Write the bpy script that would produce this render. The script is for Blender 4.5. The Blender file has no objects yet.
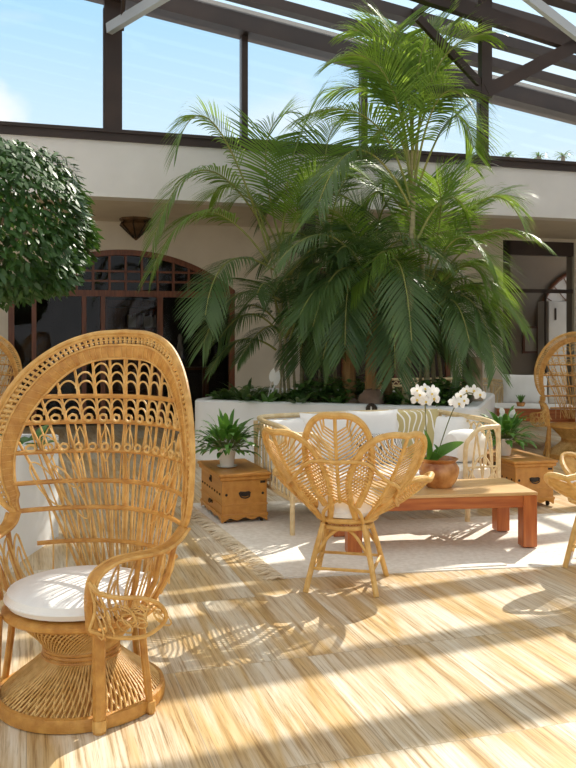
import bpy, math, random
from mathutils import Vector, Matrix
random.seed(7)
C = bpy.context.scene.collection
SC = bpy.context.scene
PI = math.pi
F = 840.0; HY = 332.0; CH = 1.5          # focal length in pixels, horizon row, eye height
T = math.radians(17.3)                   # turn of the building against the view axis
CT, ST = math.cos(T), math.sin(T)

def P(x, y, D): return Vector(((x-288)/F*D, D, CH-(y-HY)*D/F))
def UV(u, v, z=0.0): return Vector((u*CT - v*ST, u*ST + v*CT, z))
def u_at(x, v):
    k = (x-288)/F; D = v/(CT - k*ST); return k*D*CT + D*ST
def z_at(x, y, v):
    k = (x-288)/F; D = v/(CT - k*ST); return CH-(y-HY)*D/F

# ------------------------------------------------------------------ materials
def mat(name, col, rough=.5, col2=None, scale=8.0, stretch=(1,1,1), bump=0.0, bscale=None, trans=0.0, spec=.5, metal=0.0, coords='Object', detail=4):
    m = bpy.data.materials.new(name); m.use_nodes = True
    nt = m.node_tree; nt.nodes.clear()
    out = nt.nodes.new('ShaderNodeOutputMaterial'); b = nt.nodes.new('ShaderNodeBsdfPrincipled')
    b.inputs['Base Color'].default_value = (*col, 1); b.inputs['Roughness'].default_value = rough
    b.inputs['Specular IOR Level'].default_value = spec; b.inputs['Metallic'].default_value = metal
    surf = b.outputs[0]
    tc = nt.nodes.new('ShaderNodeTexCoord'); mp = nt.nodes.new('ShaderNodeMapping')
    nt.links.new(tc.outputs[coords], mp.inputs[0]); mp.inputs['Scale'].default_value = stretch
    if col2 is not None:
        n = nt.nodes.new('ShaderNodeTexNoise'); n.inputs['Scale'].default_value = scale; n.inputs['Detail'].default_value = detail
        nt.links.new(mp.outputs[0], n.inputs[0])
        r = nt.nodes.new('ShaderNodeValToRGB'); r.color_ramp.elements[0].position = .33; r.color_ramp.elements[1].position = .67
        r.color_ramp.elements[0].color = (*col, 1); r.color_ramp.elements[1].color = (*col2, 1)
        nt.links.new(n.outputs[0], r.inputs[0]); nt.links.new(r.outputs[0], b.inputs['Base Color'])
    if bump:
        n2 = nt.nodes.new('ShaderNodeTexNoise'); n2.inputs['Scale'].default_value = bscale or scale*4; n2.inputs['Detail'].default_value = 3
        nt.links.new(mp.outputs[0], n2.inputs[0])
        bp = nt.nodes.new('ShaderNodeBump'); bp.inputs['Strength'].default_value = bump; bp.inputs['Distance'].default_value = .01
        nt.links.new(n2.outputs[0], bp.inputs['Height']); nt.links.new(bp.outputs[0], b.inputs['Normal'])
    if trans:
        t = nt.nodes.new('ShaderNodeBsdfTranslucent'); mx = nt.nodes.new('ShaderNodeMixShader'); mx.inputs[0].default_value = trans
        c = col2 or col
        t.inputs[0].default_value = (min(1, c[0]*2.2), min(1, c[1]*1.9), min(1, c[2]*1.2), 1)
        nt.links.new(b.outputs[0], mx.inputs[1]); nt.links.new(t.outputs[0], mx.inputs[2]); surf = mx.outputs[0]
    nt.links.new(surf, out.inputs[0])
    return m

def glass(name, tint=(1,1,1), refl=.08, milk=0.0):
    m = bpy.data.materials.new(name); m.use_nodes = True
    nt = m.node_tree; nt.nodes.clear(); N = nt.nodes.new; L = nt.links.new
    out = N('ShaderNodeOutputMaterial'); t = N('ShaderNodeBsdfTransparent'); g = N('ShaderNodeBsdfGlossy')
    t.inputs[0].default_value = (*tint, 1); g.inputs['Roughness'].default_value = .02
    mx = N('ShaderNodeMixShader'); f = N('ShaderNodeFresnel'); f.inputs[0].default_value = 1.0 + refl*4
    L(f.outputs[0], mx.inputs[0]); L(t.outputs[0], mx.inputs[1]); L(g.outputs[0], mx.inputs[2])
    last = mx
    if milk:
        tr = N('ShaderNodeBsdfTranslucent'); tr.inputs[0].default_value = (.97,.97,.95,1); m2 = N('ShaderNodeMixShader'); m2.inputs[0].default_value = milk
        L(mx.outputs[0], m2.inputs[1]); L(tr.outputs[0], m2.inputs[2]); last = m2
    L(last.outputs[0], out.inputs[0])
    return m

def floor_mat():
    m = bpy.data.materials.new('travertine'); m.use_nodes = True
    nt = m.node_tree; nt.nodes.clear(); N = nt.nodes.new; L = nt.links.new
    out = N('ShaderNodeOutputMaterial'); b = N('ShaderNodeBsdfPrincipled'); tc = N('ShaderNodeTexCoord')
    mp = N('ShaderNodeMapping'); mp.inputs['Rotation'].default_value = (0, 0, -T); L(tc.outputs['Object'], mp.inputs[0])
    # slabs: long across the grain rows, each row's slabs cut from another block
    br = N('ShaderNodeTexBrick'); br.offset = .5; br.inputs['Scale'].default_value = 1.0
    br.inputs['Brick Width'].default_value = .62; br.inputs['Row Height'].default_value = .92; br.inputs['Mortar Size'].default_value = .0022
    br.inputs['Color1'].default_value = (0,0,0,1); br.inputs['Color2'].default_value = (1,1,1,1); br.inputs['Mortar'].default_value = (.5,.5,.5,1)
    L(mp.outputs[0], br.inputs[0])
    off = N('ShaderNodeVectorMath'); off.operation = 'MULTIPLY'; off.inputs[1].default_value = (7.3, 11.7, 0)
    L(br.outputs['Color'], off.inputs[0])
    ad = N('ShaderNodeVectorMath'); ad.operation = 'ADD'; L(mp.outputs[0], ad.inputs[0]); L(off.outputs[0], ad.inputs[1])
    def noise(sx, sy, scale, detail=5, rough=.6, dist=0.0):
        q = N('ShaderNodeMapping'); q.inputs['Scale'].default_value = (sx, sy, 1); L(ad.outputs[0], q.inputs[0])
        n = N('ShaderNodeTexNoise'); n.inputs['Scale'].default_value = scale; n.inputs['Detail'].default_value = detail
        n.inputs['Roughness'].default_value = rough; n.inputs['Distortion'].default_value = dist; L(q.outputs[0], n.inputs[0]); return n.outputs[0]
    def ramp(src, stops):
        r = N('ShaderNodeValToRGB'); cr = r.color_ramp
        while len(cr.elements) < len(stops): cr.elements.new(.5)
        for e, (p, c) in zip(cr.elements, stops): e.position = p; e.color = (*c, 1)
        L(src, r.inputs[0]); return r.outputs[0]
    patch = ramp(noise(4.2, .5, 1.0, 3, .55, .25), [(.38, (.74,.68,.57)), (.49, (.68,.57,.42)), (.56, (.62,.45,.23)), (.62, (.68,.54,.34)), (.70, (.74,.68,.57))])
    pale = ramp(noise(19, .6, 1.0, 4), [(.34, (.68,.58,.43)), (.44, (.90,.84,.74)), (.52, (1,1,1)), (.66, (1,.95,.86))])
    mul0 = N('ShaderNodeMix'); mul0.data_type = 'RGBA'; mul0.blend_type = 'MULTIPLY'; mul0.inputs[0].default_value = .9
    L(patch, mul0.inputs[6]); L(pale, mul0.inputs[7])
    fine = ramp(noise(62, 1.5, 1.0, 6, .72, .12), [(.36, (.50,.39,.27)), (.46, (.90,.85,.76)), (.55, (1,1,1))])
    mul = N('ShaderNodeMix'); mul.data_type = 'RGBA'; mul.blend_type = 'MULTIPLY'; mul.inputs[0].default_value = .9
    mul.inputs[0].default_value = .95; L(mul0.outputs[2], mul.inputs[6]); L(fine, mul.inputs[7])
    hair = ramp(noise(170, 4.5, 1.0, 4, .65, .1), [(.34, (.52,.44,.34)), (.45, (1,1,1))])
    mul2 = N('ShaderNodeMix'); mul2.data_type = 'RGBA'; mul2.blend_type = 'MULTIPLY'; mul2.inputs[0].default_value = .62
    L(mul.outputs[2], mul2.inputs[6]); L(hair, mul2.inputs[7])
    # joints
    mj = N('ShaderNodeMix'); mj.data_type = 'RGBA'; mj.inputs[7].default_value = (.42,.33,.22,1)
    L(br.outputs['Fac'], mj.inputs[0]); L(mul2.outputs[2], mj.inputs[6])
    L(mj.outputs[2], b.inputs['Base Color'])
    b.inputs['Roughness'].default_value = .34; b.inputs['Specular IOR Level'].default_value = .42
    L(b.outputs[0], out.inputs[0]); return m

def wood(name, dark, light, rough=.4, scale=3.0, axis=0):
    s = [14, 14, 14]; s[axis] = 1.2
    return mat(name, dark, rough, light, scale, tuple(s), bump=.08, bscale=scale*3)

def wrap_mat(name, c1, c2, rough=.45):
    return mat(name, c1, rough, c2, 22, (1,1,1), bump=.35, bscale=160)

M = {}
M['rattan'] = wrap_mat('honey_rattan', (.52,.26,.06), (.70,.42,.13))
M['rattan_band'] = wrap_mat('wrapped_rattan', (.44,.19,.033), (.60,.31,.07))
M['rattan_pale'] = wrap_mat('pale_cane', (.58,.33,.09), (.76,.50,.19))
M['petal_cane'] = wrap_mat('golden_cane', (.60,.33,.08), (.76,.48,.16))
M['sofa_cane'] = wrap_mat('bleached_cane', (.68,.50,.25), (.80,.65,.40))
M['white_cloth'] = mat('white_cotton', (.80,.79,.77), .9, (.86,.85,.83), 6, bump=.15, bscale=60)
M['rug'] = mat('cream_wool', (.74,.68,.59), .95, (.86,.81,.73), 30, bump=.5, bscale=140)
M['rug_fringe'] = mat('wool_fringe', (.62,.50,.33), .95, (.80,.70,.54), 12)
M['table_red'] = wood('mahogany', (.36,.085,.016), (.52,.16,.035), .35, 3.0, 0)
M['table_leg'] = wood('mahogany_leg', (.36,.085,.016), (.52,.16,.035), .35, 3.0, 2)
M['table_top'] = wood('sunlit_table_top', (.56,.33,.13), (.68,.45,.21), .35, 2.5, 0)  # sun gloss on the mahogany top painted in as a paler, yellower wood
M['chest'] = wood('honey_pine', (.46,.185,.028), (.58,.27,.05), .36, 1.2, 1)
M['chest_end'] = wood('honey_pine_end', (.46,.185,.028), (.58,.27,.05), .36, 1.2, 0)
M['iron'] = mat('dark_iron', (.03,.022,.018), .5, (.07,.05,.035), 40, metal=.7)
M['frame_dark'] = mat('brown_aluminium', (.035,.022,.018), .5, (.055,.034,.026), 2.0)
M['frame_light'] = mat('blue_lit_frame', (.50,.56,.62), .4)  # bluish light on the wide upright's brace is put into this colour
M['plaster'] = mat('white_plaster', (.78,.77,.75), .9, (.82,.81,.79), 3, bump=.05, bscale=40)
M['plaster_warm'] = mat('cream_plaster', (.66,.60,.50), .9, (.72,.66,.56), 2.5, bump=.05, bscale=40)
M['planter'] = mat('white_render', (.76,.77,.77), .85, (.82,.83,.83), 3, bump=.06, bscale=50)
M['door_wood'] = wood('red_door_wood', (.13,.038,.014), (.22,.07,.025), .4, 3.0, 2)
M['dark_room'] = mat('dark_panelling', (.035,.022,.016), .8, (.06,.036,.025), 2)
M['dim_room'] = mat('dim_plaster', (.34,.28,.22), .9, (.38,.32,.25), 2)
M['soil'] = mat('soil', (.06,.035,.02), .95, (.12,.075,.045), 14, bump=.6)
M['stone'] = mat('brown_stone', (.16,.10,.07), .9, (.30,.20,.14), 6, bump=.5)
M['palm'] = mat('palm_leaf', (.085,.175,.028), .38, (.165,.28,.05), 1.6, trans=.38, spec=.4)
M['palm_dark'] = mat('palm_leaf_dark', (.052,.112,.034), .36, (.10,.175,.06), 1.6, trans=.28, spec=.45)  # darker leaf of kentia and ferns; on arecas, shade painted into low fronds
M['rachis'] = mat('palm_rachis', (.22,.27,.06), .5, (.36,.34,.10), 4)
M['palm_stem'] = mat('palm_cane', (.30,.27,.13), .6, (.44,.38,.22), 6, (1,1,5), bump=.2)
M['palm_trunk'] = mat('fibrous_trunk', (.30,.16,.06), .9, (.46,.28,.12), 12, (1,1,.3), bump=.6)
M['ficus'] = mat('ficus_leaf', (.026,.080,.016), .46, (.05,.125,.024), 5, trans=.15, spec=.55)
M['bark'] = mat('grey_bark', (.22,.17,.12), .85, (.33,.27,.20), 10, (1,1,.3), bump=.4)
M['lily'] = mat('peace_lily_leaf', (.045,.145,.022), .36, (.10,.24,.04), 4, trans=.22, spec=.5)
M['ground_leaf'] = mat('ground_cover_leaf', (.06,.15,.028), .42, (.13,.25,.06), 5, trans=.2)
M['white_petal'] = mat('white_petal', (.86,.86,.84), .6, (.92,.92,.90), 5, trans=.25)
M['orchid_yellow'] = mat('orchid_throat', (.75,.55,.12), .6)
M['orchid_stem'] = mat('orchid_stem', (.09,.13,.03), .5, (.16,.16,.05), 10)
M['copper'] = mat('burl_pot', (.26,.07,.014), .18, (.72,.36,.12), 7, bump=.05, spec=.6)
M['ceramic'] = mat('white_ceramic', (.72,.69,.64), .3, (.78,.75,.70), 3)
M['saucer'] = mat('clear_saucer', (.75,.76,.74), .12)
M['lamp_metal'] = mat('bronze_lamp', (.10,.055,.025), .5, (.18,.10,.045), 12, metal=.3)
M['paper'] = mat('book_spine', (.42,.36,.28), .8, (.55,.48,.38), 5)
M['book_dark'] = mat('book_spine_dark', (.20,.10,.06), .8, (.28,.15,.09), 5)
M['glass'] = glass('window_glass', (.97,.985,1.0), .09)
M['roof_glass'] = glass('roof_glass', (1,1,1), .05, .12)
M['door_glass'] = glass('door_glass', (.80,.80,.80), .07)
M['floor'] = floor_mat()

def swirl_mat(name, base, line, scale, width, dist):
    m = bpy.data.materials.new(name); m.use_nodes = True
    nt = m.node_tree; N = nt.nodes.new; L = nt.links.new; b = nt.nodes['Principled BSDF']; b.inputs['Roughness'].default_value = .95
    tc = N('ShaderNodeTexCoord'); w = N('ShaderNodeTexWave'); w.inputs['Scale'].default_value = scale; w.inputs['Distortion'].default_value = dist
    w.inputs['Detail'].default_value = .5; w.inputs['Detail Scale'].default_value = 1.0
    L(tc.outputs['Object'], w.inputs[0]); r = N('ShaderNodeValToRGB'); cr = r.color_ramp
    cr.elements[0].position = 1-width-.06; cr.elements[0].color = (*base, 1); cr.elements[1].position = 1-width; cr.elements[1].color = (*line, 1)
    L(w.outputs[0], r.inputs[0]); L(r.outputs[0], b.inputs['Base Color']); return m
M['swirl'] = swirl_mat('olive_swirl_cloth', (.52,.43,.20), (.86,.84,.78), 5.0, .10, 12.0)
M['dots'] = swirl_mat('speckled_cloth', (.80,.78,.74), (.10,.09,.08), 16.0, .28, 14.0)

# ------------------------------------------------------------------ mesh builder
class MB:
    def __init__(s): s.v = []; s.f = []
    def add(s, vs, fs):
        o = len(s.v); s.v += [tuple(x) for x in vs]; s.f += [tuple(o+i for i in f) for f in fs]; return s
    def box(s, lo, hi, mtx=None):
        x0,y0,z0 = lo; x1,y1,z1 = hi
        vs = [Vector(p) for p in ((x0,y0,z0),(x1,y0,z0),(x1,y1,z0),(x0,y1,z0),(x0,y0,z1),(x1,y0,z1),(x1,y1,z1),(x0,y1,z1))]
        if mtx is not None: vs = [mtx @ p for p in vs]
        return s.add(vs, [(0,3,2,1),(4,5,6,7),(0,1,5,4),(1,2,6,5),(2,3,7,6),(3,0,4,7)])
    def bevbox(s, lo, hi, b=.006):
        x0,y0,z0 = lo; x1,y1,z1 = hi
        rings = []
        for z, i in ((z0, b), (z0+b, 0), (z1-b, 0), (z1, b)):
            a0,a1,c0,c1 = x0+i,x1-i,y0+i,y1-i
            rings.append([(a0+b,c0,z),(a1-b,c0,z),(a1,c0+b,z),(a1,c1-b,z),(a1-b,c1,z),(a0+b,c1,z),(a0,c1-b,z),(a0,c0+b,z)])
        return s.loft(rings)
    def loft(s, rings, cap=True, closed=True):
        n = len(rings[0]); vs = [p for r in rings for p in r]; fs = []
        for k in range(len(rings)-1):
            for i in range(n if closed else n-1):
                j = (i+1) % n; fs.append((k*n+i, k*n+j, (k+1)*n+j, (k+1)*n+i))
        if cap: fs.append(tuple(range(n-1,-1,-1))); fs.append(tuple((len(rings)-1)*n+i for i in range(n)))
        return s.add(vs, fs)
    def lathe(s, prof, n=24, c=(0,0,0), cap=True):
        rings = [[(c[0]+r*math.cos(2*PI*i/n), c[1]+r*math.sin(2*PI*i/n), c[2]+z) for i in range(n)] for r, z in prof]
        return s.loft(rings, cap)
    def tube(s, pts, r=.01, n=6, closed=False, flat=None, up=None):
        pts = [Vector(p) for p in pts]; m = len(pts)
        if m < 2: return s
        rad = r if hasattr(r, '__len__') else [r]*m
        rings = []; nrm = None
        for i, p in enumerate(pts):
            a = pts[i-1] if (i > 0 or closed) else pts[0]; b = pts[(i+1) % m] if (i < m-1 or closed) else pts[-1]
            t = (b-a)
            if t.length < 1e-9: t = Vector((0,0,1))
            t.normalize()
            if up is not None:
                nrm = Vector(up[i] if hasattr(up[0], '__len__') else up); nrm = nrm - t*nrm.dot(t)
                if nrm.length < 1e-6: nrm = t.orthogonal()
            elif nrm is None: nrm = t.orthogonal()
            else:
                nrm = nrm - t*nrm.dot(t)
                if nrm.length < 1e-6: nrm = t.orthogonal()
            nrm.normalize(); bn = t.cross(nrm)
            k = flat or 1.0
            rings.append([p + (nrm*math.cos(2*PI*j/n)*rad[i] + bn*math.sin(2*PI*j/n)*rad[i]*k) for j in range(n)])
        if closed: rings.append(rings[0])
        return s.loft(rings, cap=not closed)
    def ball(s, c, r, n=8, sc=(1,1,1)):
        m = max(4, n//2+1)
        prof = [(max(1e-4, math.sin(PI*k/m)), -math.cos(PI*k/m)) for k in range(m+1)]
        rings = [[(c[0]+r*sc[0]*q*math.cos(2*PI*i/n), c[1]+r*sc[1]*q*math.sin(2*PI*i/n), c[2]+r*sc[2]*z) for i in range(n)] for q, z in prof]
        return s.loft(rings)
    def prism(s, poly, d):             # polygon (list of 3D points) extruded by vector d
        n = len(poly); d = Vector(d); a = [Vector(p) for p in poly]; b = [p+d for p in a]
        return s.add(a+b, [tuple(range(n-1,-1,-1)), tuple(range(n,2*n))] + [(i,(i+1)%n,n+(i+1)%n,n+i) for i in range(n)])
    def build(s, name, m, parent=None, smooth=True, mtx=None):
        me = bpy.data.meshes.new(name)
        vs = s.v if mtx is None else [tuple(mtx @ Vector(p)) for p in s.v]
        me.from_pydata(vs, [], s.f); me.update()
        import bmesh
        bm = bmesh.new(); bm.from_mesh(me); bmesh.ops.recalc_face_normals(bm, faces=bm.faces); bm.to_mesh(me); bm.free()
        me.materials.append(m)
        if smooth:
            for p in me.polygons: p.use_smooth = True
            try: me.set_sharp_from_angle(angle=math.radians(42))
            except Exception: pass
        o = bpy.data.objects.new(name, me); C.objects.link(o)
        if parent is not None: o.parent = parent
        return o

def cr(pts, n=8, closed=False):         # Catmull-Rom through the points
    pts = [Vector(p) for p in pts]; out = []; m = len(pts)
    for i in range(m if closed else m-1):
        p1, p2 = pts[i], pts[(i+1) % m]
        p0 = pts[i-1] if (i > 0 or closed) else p1*2-p2
        p3 = pts[(i+2) % m] if (i+2 < m or closed) else p2*2-p1
        for k in range(n):
            t = k/n
            out.append(.5*((2*p1)+(p2-p0)*t+(2*p0-5*p1+4*p2-p3)*t*t+(3*p1-p0-3*p2+p3)*t**3))
    if not closed: out.append(pts[-1])
    return out

def tag(o, label=None, cat=None, group=None, kind=None):
    if label: o['label'] = label
    if cat: o['category'] = cat
    if group: o['group'] = group
    if kind: o['kind'] = kind
    return o
def empty(name, loc, rz=0.0, label=None, cat=None, group=None):
    o = bpy.data.objects.new(name, None); C.objects.link(o); o.empty_display_size = .1
    o.location = loc; o.rotation_euler = (0,0,rz); return tag(o, label, cat, group)
def kids(o): return [c for c in C.objects if c.parent == o]
def copy_tree(o, parent=None):
    c = o.copy(); C.objects.link(c)
    if parent is not None: c.parent = parent
    for ch in kids(o): copy_tree(ch, c)
    return c
def struct(name, mb, m, smooth=False, label=None):
    o = mb.build(name, m, None, smooth); o['kind'] = 'structure'
    if label: o['label'] = label
    return o
RM = Matrix.Rotation(T, 4, 'Z')         # building frame -> world

# ------------------------------------------------------------------ camera, light, sky
cam = bpy.data.cameras.new('camera'); co = bpy.data.objects.new('camera', cam); C.objects.link(co)
co.location = (0,0,CH); co.rotation_euler = (PI/2,0,0); cam.sensor_width = 36; cam.lens = F/768*36; cam.shift_y = -(384-HY)/768
cam.clip_end = 300
SC.camera = co
SUN_AZ = Vector((.56, .83)).normalized(); SUN_EL = math.radians(40)
sd = Vector((SUN_AZ.x*math.cos(SUN_EL), SUN_AZ.y*math.cos(SUN_EL), math.sin(SUN_EL)))
sl = bpy.data.lights.new('sun', 'SUN'); so = bpy.data.objects.new('sun', sl); C.objects.link(so)
so.rotation_euler = sd.to_track_quat('Z', 'Y').to_euler(); so.location = sd*30
sl.energy = 6.3; sl.angle = math.radians(.5); sl.color = (1.0,.94,.83)

def world():
    w = bpy.data.worlds.new('sky'); SC.world = w; w.use_nodes = True; nt = w.node_tree; nt.nodes.clear(); N = nt.nodes.new; L = nt.links.new
    out = N('ShaderNodeOutputWorld'); bg = N('ShaderNodeBackground'); tc = N('ShaderNodeTexCoord'); sp = N('ShaderNodeSeparateXYZ')
    L(tc.outputs['Generated'], sp.inputs[0])
    r = N('ShaderNodeValToRGB'); e = r.color_ramp.elements
    e[0].position = 0.0; e[0].color = (.92,.94,.96,1); e[1].position = .60; e[1].color = (1.0,.98,.94,1)
    q = r.color_ramp.elements.new(.20); q.color = (.70,.87,.98,1)
    q = r.color_ramp.elements.new(.37); q.color = (.42,.71,.96,1)
    L(sp.outputs[2], r.inputs[0])
    n = N('ShaderNodeTexNoise'); n.inputs['Scale'].default_value = 3.2; n.inputs['Detail'].default_value = 6
    mp = N('ShaderNodeMapping'); mp.inputs['Scale'].default_value = (1,1,2.4); mp.inputs['Location'].default_value = (.35,.2,.1)
    L(tc.outputs['Generated'], mp.inputs[0]); L(mp.outputs[0], n.inputs[0])
    cr_ = N('ShaderNodeValToRGB'); cr_.color_ramp.elements[0].position = .5; cr_.color_ramp.elements[1].position = .72
    L(n.outputs[0], cr_.inputs[0])
    mx = N('ShaderNodeMix'); mx.data_type = 'RGBA'; L(cr_.outputs[0], mx.inputs[0]); L(r.outputs[0], mx.inputs[6]); mx.inputs[7].default_value = (.95,.97,1,1)
    # one bright cumulus low in the sky to the left
    vm = N('ShaderNodeVectorMath'); vm.operation = 'DISTANCE'; vm.inputs[1].default_value = tuple(Vector((-.36,1,.235)).normalized())
    nz = N('ShaderNodeVectorMath'); nz.operation = 'NORMALIZE'; L(tc.outputs['Generated'], nz.inputs[0]); L(nz.outputs[0], vm.inputs[0])
    n3 = N('ShaderNodeTexNoise'); n3.inputs['Scale'].default_value = 16; n3.inputs['Detail'].default_value = 5; L(nz.outputs[0], n3.inputs[0])
    ma = N('ShaderNodeMath'); ma.operation = 'MULTIPLY_ADD'; ma.inputs[1].default_value = .12; L(n3.outputs[0], ma.inputs[0]); L(vm.outputs['Value'], ma.inputs[2])
    rr = N('ShaderNodeMapRange'); rr.inputs['From Min'].default_value = .13; rr.inputs['From Max'].default_value = .09; L(ma.outputs[0], rr.inputs['Value'])
    m4 = N('ShaderNodeMix'); m4.data_type = 'RGBA'; m4.inputs[7].default_value = (1,1,1,1); L(rr.outputs[0], m4.inputs[0]); L(mx.outputs[2], m4.inputs[6])
    L(m4.outputs[2], bg.inputs[0]); bg.inputs[1].default_value = 1.0; L(bg.outputs[0], out.inputs[0])
world()
SC.view_settings.view_transform = 'Standard'; SC.view_settings.look = 'None'; SC.view_settings.gamma = 1.0
SC.view_settings.use_curve_mapping = False; SC.view_settings.exposure = 0.20
SC.cycles.max_bounces = 10; SC.cycles.diffuse_bounces = 5; SC.cycles.transparent_max_bounces = 24; SC.cycles.use_denoising = True; SC.cycles.denoising_prefilter = 'ACCURATE'; SC.cycles.caustics_reflective = False; SC.cycles.caustics_refractive = False; SC.cycles.sample_clamp_indirect = 4.0

# ------------------------------------------------------------------ building shell
VB, VW = 11.2, 13.7                       # planes of the upper gable wall and of the gallery's rear wall
UL, UR = -7.0, 11.0
ZB0, ZB1, ZS1 = 3.27, 4.0, 4.15           # underside of the white band, its top, top of the dark sill
def roof_z(u): return 5.71 - .144*(u-1.53) if u > -1.5 else 5.71 + .144*3.03 + .144*(u+1.5)
mb = MB(); mb.box((-9,-5,-.1), (13,18,0), RM); struct('floor', mb, M['floor'])
mb = MB(); mb.box((UL,VB,ZB0), (UR,VB+.3,ZB1), RM); struct('wall_upper', mb, M['plaster'])
mb = MB(); mb.box((UL,VB+.3,ZB0), (UR,VW+.25,ZB0+.2), RM); struct('ceiling', mb, M['plaster_warm'])

ARC_U0, ARC_U1, ARC_ZS, ARC_ZT = -.27, 3.34, 2.2, 2.83
ARC_UC = (ARC_U0+ARC_U1)/2; hw = (ARC_U1-ARC_U0)/2; rise = ARC_ZT-ARC_ZS; AR = (hw*hw+rise*rise)/(2*rise); ACZ = ARC_ZT-AR
def arc_z(u, inset=0.0): return ACZ + math.sqrt(max(0,(AR-inset)**2-(u-ARC_UC)**2))
D2U0 = u_at(503, VW); D2U1 = UR-1.0; D2Z = 3.21
mb = MB()
mb.box((UL,VW,0), (ARC_U0,VW+.25,ZB0), RM)
n = 28
for i in range(n):
    a = ARC_U0+(ARC_U1-ARC_U0)*i/n; b = ARC_U0+(ARC_U1-ARC_U0)*(i+1)/n
    pl = [UV(a,VW,arc_z(a)), UV(b,VW,arc_z(b)), UV(b,VW,ZB0), UV(a,VW,ZB0)]
    mb.prism(pl, UV(0,.25,0))
mb.box((ARC_U1,VW,0), (D2U0,VW+.25,ZB0), RM)
mb.box((D2U0,VW,D2Z), (D2U1,VW+.25,ZB0), RM); mb.box((D2U1,VW,0), (UR,VW+.25,ZB0), RM)
struct('wall_back', mb, M['plaster_warm'])
# rooms behind the doors
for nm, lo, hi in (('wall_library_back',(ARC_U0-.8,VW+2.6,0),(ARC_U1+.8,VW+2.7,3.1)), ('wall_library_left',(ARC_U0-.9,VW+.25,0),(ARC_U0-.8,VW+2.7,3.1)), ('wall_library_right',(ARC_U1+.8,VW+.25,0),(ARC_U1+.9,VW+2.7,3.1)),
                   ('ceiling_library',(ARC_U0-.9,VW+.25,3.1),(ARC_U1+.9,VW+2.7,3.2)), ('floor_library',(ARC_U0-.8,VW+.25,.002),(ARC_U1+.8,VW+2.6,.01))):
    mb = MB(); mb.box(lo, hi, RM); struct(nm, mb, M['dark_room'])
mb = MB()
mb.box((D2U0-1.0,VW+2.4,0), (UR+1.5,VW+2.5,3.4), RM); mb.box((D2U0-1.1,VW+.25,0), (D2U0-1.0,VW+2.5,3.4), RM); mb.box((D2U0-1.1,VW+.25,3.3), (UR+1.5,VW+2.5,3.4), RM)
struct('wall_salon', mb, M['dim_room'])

# closed sides of the hall
mb = MB(); mb.box((UL-.25,-3.2,0), (UL,VW+.25,roof_z(UL)+.2), RM); struct('wall_left', mb, M['plaster'])
mb = MB(); mb.box((UR,-3.2,0), (UR+.25,VW+.25,roof_z(UR)+.2), RM); struct('wall_right', mb, M['plaster'])
# dark door behind the palms
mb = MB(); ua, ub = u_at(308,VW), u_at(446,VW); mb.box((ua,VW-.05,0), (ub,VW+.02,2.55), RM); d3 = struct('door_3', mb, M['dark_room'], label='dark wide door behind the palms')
mb = MB()
for x in (308,343,395,446): u = u_at(x,VW); mb.box((u-.05,VW-.09,0), (u+.05,VW-.04,2.6), RM)
mb.box((ua,VW-.09,2.5), (ub,VW-.04,2.6), RM); mb.build('door_frame', M['door_wood'], d3, False)

# arched door: frame, transom, mullions, lunette bars and panes
fr = MB(); du = .09
pts_o = [(ARC_U0,0)] + [(ARC_U0+(ARC_U1-ARC_U0)*i/30, arc_z(ARC_U0+(ARC_U1-ARC_U0)*i/30)) for i in range(31)] + [(ARC_U1,0)]
pts_i = [(ARC_U0+du,0)] + [(ARC_U0+du+(ARC_U1-ARC_U0-2*du)*i/30, arc_z(ARC_U0+du+(ARC_U1-ARC_U0-2*du)*i/30, du)) for i in range(31)] + [(ARC_U1-du,0)]
for k in range(len(pts_o)-1):
    q = [UV(pts_o[k][0],VW+.02,pts_o[k][1]), UV(pts_o[k+1][0],VW+.02,pts_o[k+1][1]), UV(pts_i[k+1][0],VW+.02,pts_i[k+1][1]), UV(pts_i[k][0],VW+.02,pts_i[k][1])]
    fr.prism(q, UV(0,.12,0))
TZ = z_at(160,294,VW)
fr.box((ARC_U0+du,VW+.02,TZ-.05), (ARC_U1-du,VW+.14,TZ+.05), RM)
d1 = struct('door_1', fr, M['door_wood'], label='arched red-brown glazed door')
mu = MB()
for x, w in ((34,.07),(84,.07),(103,.07),(160,.09),(180,.0)):
    if w:
        u = u_at(x, VW+.05); mu.box((u-w/2,VW+.03,0), (u+w/2,VW+.13,TZ-.05), RM)
mu.build('mullion', M['door_wood'], d1, False)
lu = MB()
for i in range(1,14):
    u = ARC_U0+(ARC_U1-ARC_U0)*i/14; zt = arc_z(u, du)
    if zt > TZ+.12: lu.box((u-.018,VW+.04,TZ+.05), (u+.018,VW+.11,zt+.01), RM)
for zz in (TZ+.2, TZ+.36):
    w = math.sqrt(max(0,(AR-du)**2-(zz-ACZ)**2)); lu.box((ARC_UC-w,VW+.045,zz-.016), (ARC_UC+w,VW+.105,zz+.016), RM)
lu.build('glazing_bars', M['door_wood'], d1, False)
gl = MB(); gl.box((ARC_U0+du,VW+.075,0), (ARC_U1-du,VW+.08,TZ-.05), RM)
gp = [UV(u,VW+.075,z) for u, z in pts_i[1:-1] if z >= TZ]
gl.prism(gp, UV(0,.005,0))
gl.build('door_pane', M['door_glass'], d1, False)

# right glazed door wall
fr = MB()
fr.box((D2U0,VW+.02,0), (D2U0+.17,VW+.16,D2Z), RM); fr.box((D2U0,VW+.02,2.95), (D2U1,VW+.16,D2Z), RM)
fr.box((D2U0,VW+.04,2.24), (D2U1,VW+.12,2.31), RM)
for x in (548, 590, 640):
    u = u_at(x, VW); fr.box((u-.012,VW+.06,0), (u+.012,VW+.1,2.24), RM)
d2 = struct('door_2', fr, M['frame_dark'], label='wide glazed door in a dark frame')
gl = MB(); gl.box((D2U0+.17,VW+.075,0), (D2U1,VW+.08,2.95), RM); gl.build('door_pane', M['door_glass'], d2, False)
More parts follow.
